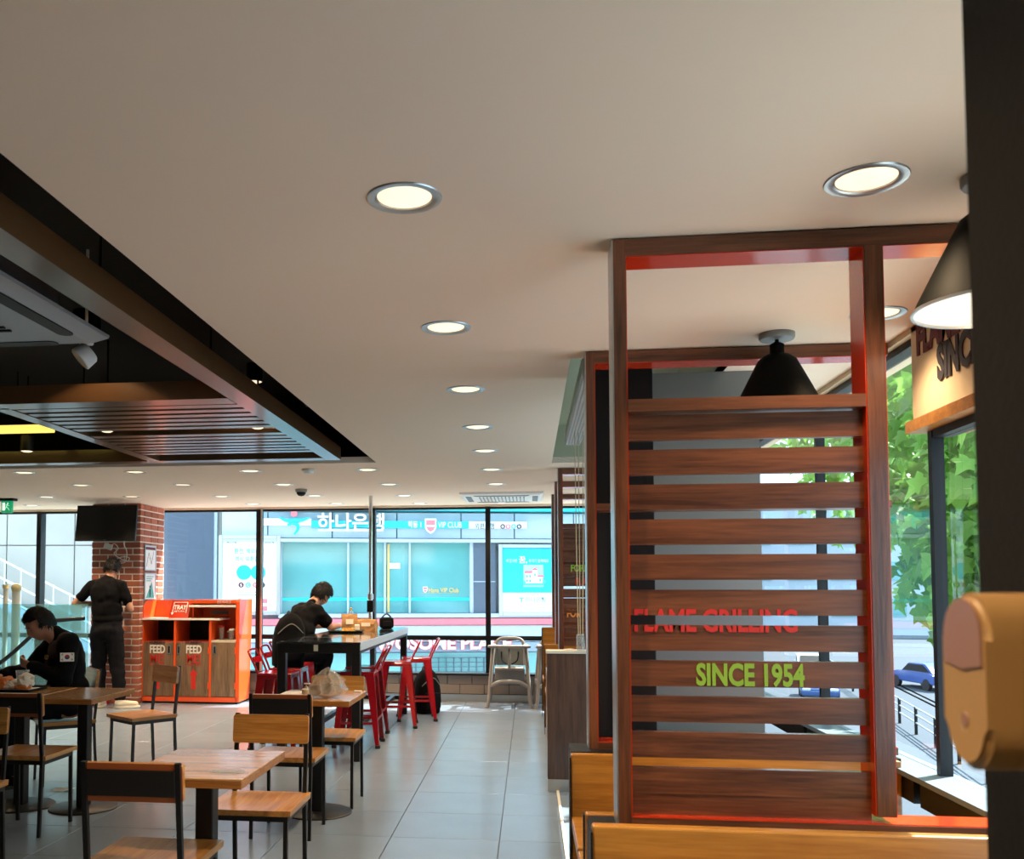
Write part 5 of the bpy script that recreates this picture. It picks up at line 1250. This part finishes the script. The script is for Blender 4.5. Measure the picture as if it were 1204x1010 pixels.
# posters
def bigposter(x0, x1, z0, z1):
    fr_ = MB()
    for lo, hi in (((x0 - .1, -.14, z0 - .1), (x0, .05, z1 + .1)), ((x1, -.14, z0 - .1), (x1 + .1, .05, z1 + .1)), ((x0, -.14, z1), (x1, .05, z1 + .1)), ((x0, -.14, z0 - .1), (x1, .05, z0))): fr_.b2(lo, hi, .01)
    p_ = fr_.build('poster_frame', M['alu'], bk); MB().b2((x0, -.08, z0), (x1, .04, z1)).build('poster_sheet', M['swhite'], p_); return p_
p_ = bigposter(-3.87, -2.50, .80, 2.64); F_ = -.083
text('환전, 해외송금', .15, (-3.2, F_, 2.28), FRONT, M['teal_dk'], p_, align='CENTER', sx=.85, bold=.002); text('역시 외환은행', .15, (-3.2, F_, 2.08), FRONT, M['teal_dk'], p_, align='CENTER', sx=.85, bold=.002)
for x in (-3.33, -2.97): MB().lathe([(0, 0), (.19, 0), (.19, .004), (0, .004)], 28, c=(x, F_, 1.79), M=FRONT).build('blue_disc', M['cyan2'], p_)
for k, m in enumerate(('maroon', 'teal_print', 'pink', 'navy')):
    o = MB().lathe([(0, 0), (.07, 0), (.07, .004), (0, .004)], 20, c=(-3.40 + .18 * k, F_, 1.47), M=FRONT).build('currency_disc', M[m], p_)
    text('$C€¥'[k], .10, (-3.40 + .18 * k, F_ - .006, 1.435), FRONT, M['swhite'], p_, align='CENTER')
for z in (1.28, 1.21): MB().b2((-3.55 + (1.28 - z), F_ - .002, z), (-2.9 - (1.28 - z), F_, z + .02)).build('text_line', M['grey_print'], p_)
for k, (x, z) in enumerate(((-3.38, 1.06), (-2.82, 1.06), (-2.82, .87), (-3.38, .87))):
    o = MB().b2((x - .09, F_ - .003, z - .055), (x + .09, F_, z + .055)).build('flag', M['pink'] if k else M['swhite'], p_)
    if not k:
        b = MB(); b.b2((x - .09, F_ - .005, z), (x - .01, F_ - .003, z + .055)); b.build('flag_canton', M['navy'], p_)
        b = MB()
        for j in range(3): b.b2((x - .09, F_ - .0045, z - .055 + .04 * j), (x + .09, F_ - .003, z - .038 + .04 * j))
        b.build('flag_stripes', M['pink'], p_)
text('하나은행', .07, (-3.78, F_, 2.53), FRONT, M['navy'], p_); text('외환은행', .07, (-2.82, F_, 2.53), FRONT, M['navy'], p_)
p_ = bigposter(3.36, 4.78, .76, 2.44)
MB().b2((3.36, -.084, 1.27), (4.78, -.08, 2.44)).build('blue_field', M['cyan2'], p_); F_ = -.087
text('내 집 마련', .10, (3.46, F_, 2.07), FRONT, M['swhite'], p_, sx=.7); text('꿈,', .20, (3.80, F_, 2.06), FRONT, M['swhite'], p_, bold=.004); text('우리가 함께해요', .10, (4.06, F_, 2.07), FRONT, M['swhite'], p_, sx=.8)
MB().b2((3.92, F_ - .01, 1.42), (4.45, F_, 2.0)).build('picture_card', mat('card_blue', '#9fc4d8', .5), p_)
q = MB(); q.b2((3.97, F_ - .03, 1.52), (4.15, F_ - .01, 1.78)); q.b2((4.15, F_ - .03, 1.52), (4.29, F_ - .01, 1.86)); q.b2((4.29, F_ - .03, 1.52), (4.42, F_ - .01, 1.68)); q.build('paper_house', M['swhite'], p_)
q = MB(); q.b2((3.95, F_ - .04, 1.78), (4.15, F_ - .01, 1.84)); q.prism([(4.13, 1.86), (4.31, 1.86), (4.22, 1.93)], .03, M=FRONT, c=(0, F_ - .01, 0)); q.b2((4.29, F_ - .04, 1.68), (4.45, F_ - .01, 1.73)); q.build('house_roof', M['pink'], p_)
q = MB()
for x, z in ((4.01, 1.70), (4.09, 1.70), (4.01, 1.58), (4.09, 1.58), (4.22, 1.74), (4.36, 1.60)): q.b2((x - .02, F_ - .035, z - .03), (x + .02, F_ - .03, z + .03))
q.build('house_windows', M['cyan2'], p_)
q = MB(); q.b2((3.9, F_ - .035, 1.46), (4.47, F_ - .01, 1.52)); q.lathe([(0, 0), (.05, 0), (.05, .02), (0, .02)], 14, c=(4.47, F_ - .012, 1.56), M=FRONT); q.lathe([(0, 0), (.04, 0), (.04, .02), (0, .02)], 14, c=(3.93, F_ - .012, 1.54), M=FRONT); q.build('house_garden', M['teal_print'], p_)
text('하나은행', .16, (3.96, F_ + .004, 1.03), FRONT, M['grey_print'], p_, sx=.95, bold=.003); text('하나금융그룹', .06, (4.0, F_ + .004, 1.2), FRONT, M['grey_print'], p_)
b = MB(); b.bar((3.80, F_, 1.13), (3.93, F_, 1.13), .01, .02); b.bar((3.865, F_, 1.12), (3.865, F_, 1.02), .01, .025); b.build('bank_mark', M['cyan'], p_)
MB().b2((3.45, F_ + .002, .86), (4.6, F_ + .004, .875)).build('text_line', M['grey_print'], p_)

# grey building to the left of the bank
nb = thing('grey_building', 'pale grey concrete building with modelled reflection of stair rails left of the bank', 'building', (-14.6, 27, 0), math.radians(6))
MB().b2((-14, .1, -4.2), (5.3, 8, 9)).build('wall', mat('concrete_pale', '#a8a49d', .8, var=.12, vscale=1.2), nb)
for i in range(9):
    for j in range(5): MB().b2((-13.9 + 2.1 * i + .015, .0, -3 + 1.9 * j + .015), (-13.9 + 2.1 * i + 2.085, .1, -3 + 1.9 * j + 1.885), .012).build('concrete_panel', bpy.data.materials['concrete_pale'], nb)
b = MB()
for z in (0, .55, 1.1): b.bar((-3.2, -.3, 3.2 + z - 1.1), (2.8, -.3, .2 + z - 1.1), .05, .05)
for k in range(13): b.bar((-3.2 + .5 * k, -.3, 2.1 - .25 * k), (-3.2 + .5 * k, -.3, 3.25 - .25 * k), .03, .03)
b.build('reflected_rail', M['swhite'], nb)  # rails and flight model interior stair lines reflected in the window
MB().prism([(-3.2, 2.05), (2.8, -.95), (2.8, -1.25), (-3.2, 1.75)], .25, M=FRONT, c=(0, -.1, 0)).build('reflected_flight', M['clad'], nb)
w = MB().b2((3.3, -.06, -.6), (5.2, 0, 3.9)).build('window', M['clad'], nb); MB().b2((3.4, -.08, -.5), (5.1, -.06, 3.8)).build('pane', M['clad2'], w)
for k in range(4):
    w = MB().b2((-9.6 + 1.5 * k, -.06, 1.2), (-8.6 + 1.5 * k, 0, 2.9)).build('window', M['clad2'], nb); MB().b2((-9.52 + 1.5 * k, -.08, 1.28), (-8.68 + 1.5 * k, -.06, 2.82)).build('pane', M['bankglass'], w)
gp = thing('brick_reflection', 'added dark brick block for the column reflection in the gap beside the bank', 'building', (-11.0, 38, 0), math.radians(8))  # added block stands in for the brick column's reflection in the glass
MB().b2((-4.5, 0, -4.2), (2.4, 6, 8)).build('wall', mat('reflected_brick', '#6d5f66', .85, var=.3, vscale=3), gp)
for k in range(4): MB().b2((-4.5, -.08, 1.0 + 1.1 * k), (2.4, .0, 1.12 + 1.1 * k)).build('ledge', M['clad'], gp)

# street at the right: guard rail, cars, trees
gd = thing('guard_rail', 'street guard rail with black posts along the road outside', 'railing', (0, 0, -4.2))
pts = [V((13.0 + .55 * k, 29 + 3.1 * k, 0)) for k in range(14)]
for p in pts: MB().cyl(p, p + V((0, 0, 1.05)), .06, n=8).build('post', M['frame_black'], gd)
for z in (.45, .75, 1.02): MB().tube([p + V((0, 0, z)) for p in pts], .035, 6).build('rail', M['alu'], gd)
b = MB()
for o_ in (2.2, 2.6): b.add([V((13 + o_, 26, .01)), V((13 + o_ + .15, 26, .01)), V((21 + o_ + .15, 72, .01)), V((21 + o_, 72, .01))], [(0, 1, 2, 3)])
bmesh.ops.solidify(b.bm, geom=b.bm.faces[:], thickness=.005)
struct(b.build('trim_4', mat('road_yellow', '#e0bb55', .7), None, loc=(0, 0, -4.2)), 'double yellow line on the road')
def car(loc, rz, colr, label):
    t = thing('car', label, 'car', loc, rz, 'cars on the street'); m = mat('car_' + colr[1:], colr, .25, coat=.6)
    P_ = Matrix(((0, 0, 1), (1, 0, 0), (0, 1, 0)))
    body = [(-2.2, .35), (2.2, .35), (2.25, .62), (2.1, .82), (1.2, .95), (-1.5, .98), (-2.15, .9), (-2.25, .6)]
    b = MB(); b.prism(body, 1.75, M=P_, c=(-.875, 0, 0)); bmesh.ops.bevel(b.bm, geom=b.bm.edges[:], offset=.06, segments=2, affect='EDGES'); b.build('body', m, t, True)
    b = MB(); b.prism([(1.15, .93), (.45, 1.42), (-1.0, 1.45), (-1.75, .95)], 1.5, M=P_, c=(-.75, 0, 0)); bmesh.ops.bevel(b.bm, geom=b.bm.edges[:], offset=.05, segments=2, affect='EDGES'); cab = b.build('cabin', m, t, True)
    for s in (-1, 1): MB().prism([(.95, .98), (.4, 1.36), (-.95, 1.38), (-1.5, 1.0)], .02, M=P_, c=(s * .752 - .01, 0, 0)).build('side_window', M['tvblack'], cab)
    q = MB(); q.add([(-.62, 1.14, .99), (.62, 1.14, .99), (.58, .52, 1.40), (-.58, .52, 1.40)], [(0, 1, 2, 3)]); q.build('windscreen', M['tvblack'], cab)
    for s in (-1, 1):
        for y in (-1.35, 1.4): MB().cyl((s * .70, y, .32), (s * .89, y, .32), .32, n=18).build('wheel', M['rubber'], t)
        MB().box((s * .62, 2.2, .68), (.38, .08, .14), None, .03).build('headlamp', M['swhite'], t)
car((14.5, 50, -4.2), 2.9, '#3d5f9a', 'blue car parked on the street behind the slatted frame'); car((17.5, 62, -4.2), 2.9, '#d5d8dc', 'white car farther up the street behind the slatted frame'); car((22, 56, -4.2), .2, '#2c4d96', 'dark blue car on the street past the guard rail')

def leafmesh(name, m):
    pts = [(0, 0), (.16, -.06), (.42, .02), (.30, .20), (.52, .46), (.26, .48), (.16, .62), (0, 1.0)]
    full = pts + [(-x, y) for x, y in pts[-2:0:-1]]
    vs = [V((x, y, .10 * abs(x) - .12 * y * y)) for x, y in full]; c0 = V((0, .38, -.04))
    me = bpy.data.meshes.new(name); n = len(vs)
    me.from_pydata([tuple(v) for v in vs] + [tuple(c0)], [], [(i, (i + 1) % n, n) for i in range(n)]); me.materials.append(m); return me
def leafmat(name, col):
    m, t, b_ = bsdf(name); N, L = t.nodes, t.links
    b_.inputs['Roughness'].default_value = .45
    oi = N.new('ShaderNodeNewGeometry'); hs = N.new('ShaderNodeHueSaturation'); hs.inputs['Color'].default_value = lin(col); ma = N.new('ShaderNodeMath'); ma.operation = 'MULTIPLY_ADD'; ma.inputs[1].default_value = .8; ma.inputs[2].default_value = .6
    L.new(oi.outputs['Random Per Island'], ma.inputs[0]); L.new(ma.outputs[0], hs.inputs['Value']); L.new(hs.outputs[0], b_.inputs['Base Color'])
    tl = N.new('ShaderNodeBsdfTranslucent'); L.new(hs.outputs[0], tl.inputs[0]); mx = N.new('ShaderNodeMixShader'); mx.inputs[0].default_value = .35
    L.new(b_.outputs[0], mx.inputs[1]); L.new(tl.outputs[0], mx.inputs[2]); L.new(mx.outputs[0], N['Material Output'].inputs[0]); return m
M['leaf'] = leafmat('leaf_green', '#6f9f42'); M['bark'] = mat('bark', '#6a6258', .9, var=.3, vscale=5, bump=.5, bscale=20)
lm = leafmesh('leaf', M['leaf'])
def tree(loc, h, blobs, nleaf, nobj, size, label, seed):
    rnd = random.Random(seed); t = thing('plane_tree', label, 'tree', loc, 0, 'plane trees outside the side windows')
    top = V((.1, .05, h)); MB().tube(spline([(0, 0, 0), (.08, .03, h * .35), (-.04, .06, h * .7), tuple(top)]), [.17 - .12 * k / 18 for k in range(19)], 9).build('trunk', M['bark'], t, True)
    for c_, r in blobs:
        c_ = V(c_); s = V((0, .03, max(h * .45, c_.z - 1.4))); MB().tube(spline([tuple(s), tuple(s.lerp(c_, .5) + V((0, 0, .2))), tuple(c_)]), [.06 - .045 * k / 12 for k in range(13)], 6).build('branch', M['bark'], t, True)
    verts, faces = [], []; base = [v.co.copy() for v in lm.vertices]; fb_ = [tuple(p.vertices) for p in lm.polygons]
    def place():
        c_, r = rnd.choice(blobs); d = V((rnd.gauss(0, 1), rnd.gauss(0, 1), rnd.gauss(0, 1))).normalized() * r * rnd.random() ** .38
        return V(c_) + V((d.x, d.y, d.z * .8)), Euler((rnd.uniform(-2.6, -.9), rnd.uniform(-.6, .6), rnd.uniform(0, 2 * PI))), size * rnd.uniform(.6, 1.25)
    for _ in range(nleaf):
        p, e, s = place(); R = e.to_matrix(); k = len(verts)
        verts += [tuple(R @ (v * s) + p) for v in base]; faces += [tuple(i + k for i in f) for f in fb_]
    me = bpy.data.meshes.new('foliage'); me.from_pydata(verts, [], faces); me.materials.append(M['leaf']); fo = obj('foliage', me, None, t); fo['kind'] = 'stuff'
    for _ in range(nobj):
        p, e, s = place(); o = bpy.data.objects.new('leaf', lm); C.objects.link(o); o.parent = t; o.location = p; o.rotation_euler = e; o.scale = (s, s, s)
tree((3.6, 7.4, -4.2), 8.0, [((.1, .3, 5.75), .9), ((.8, 1.3, 5.5), .9), ((-.2, .2, 6.6), 1.1), ((.6, 1.0, 6.2), 1.1), ((-.1, -1.0, 6.9), 1.0), ((.9, -.4, 7.4), 1.2), ((.2, .6, 8.0), 1.3), ((.8, 2.0, 7.0), 1.2), ((-.4, 1.5, 7.6), 1.1)], 4600, 295, .18, 'leafy plane tree close outside the side window', 3)
tree((6.6, 14.5, -4.2), 8.5, [((0, 0, 7.2), 1.7), ((1.2, .8, 8.0), 1.8), ((-1.0, 1.0, 8.2), 1.7), ((.5, 2.0, 9.0), 1.8), ((1.8, -.8, 7.0), 1.5)], 3000, 0, .22, 'plane tree farther along the street outside the side window', 5)
tree((11, 24, -4.2), 9, [((0, 0, 7.5), 2.3), ((2, 1, 8.4), 2.4), ((-2.0, 1.0, 8.2), 2.2), ((.5, 2.0, 9.8), 2.4)], 2200, 0, .32, 'plane tree seen small behind the nearer leaves', 8)
tree((4.4, 3.6, -4.2), 7, [((0, 0, 7.2), 1.2), ((.6, .8, 6.4), 1.0), ((.3, -.8, 7.4), 1.2)], 1500, 0, .17, 'plane tree with low hanging leaves near the dark pillar', 12)

ob = thing('office_building', 'pale office block closing the far end of the side street', 'building', (48, 118, -4.2), math.radians(-12))
MB().b2((-34, 0, 0), (30, 10, 16)).build('wall', M['clad'], ob); MB().b2((-34.5, -.4, 16), (30.5, 10, 16.6)).build('cornice', M['clad'], ob)
w0 = None
for j in range(3):
    for i in range(12):
        if w0 is None: w0 = w = MB().b2((-1.6, -.12, 0), (1.6, .1, 2.2)).build('window', M['bankglass'], ob)
        else: w = inst(w0, ob, (0, 0, 0))
        w.location = (-30 + 5 * i, 0, 2.2 + 4.4 * j)
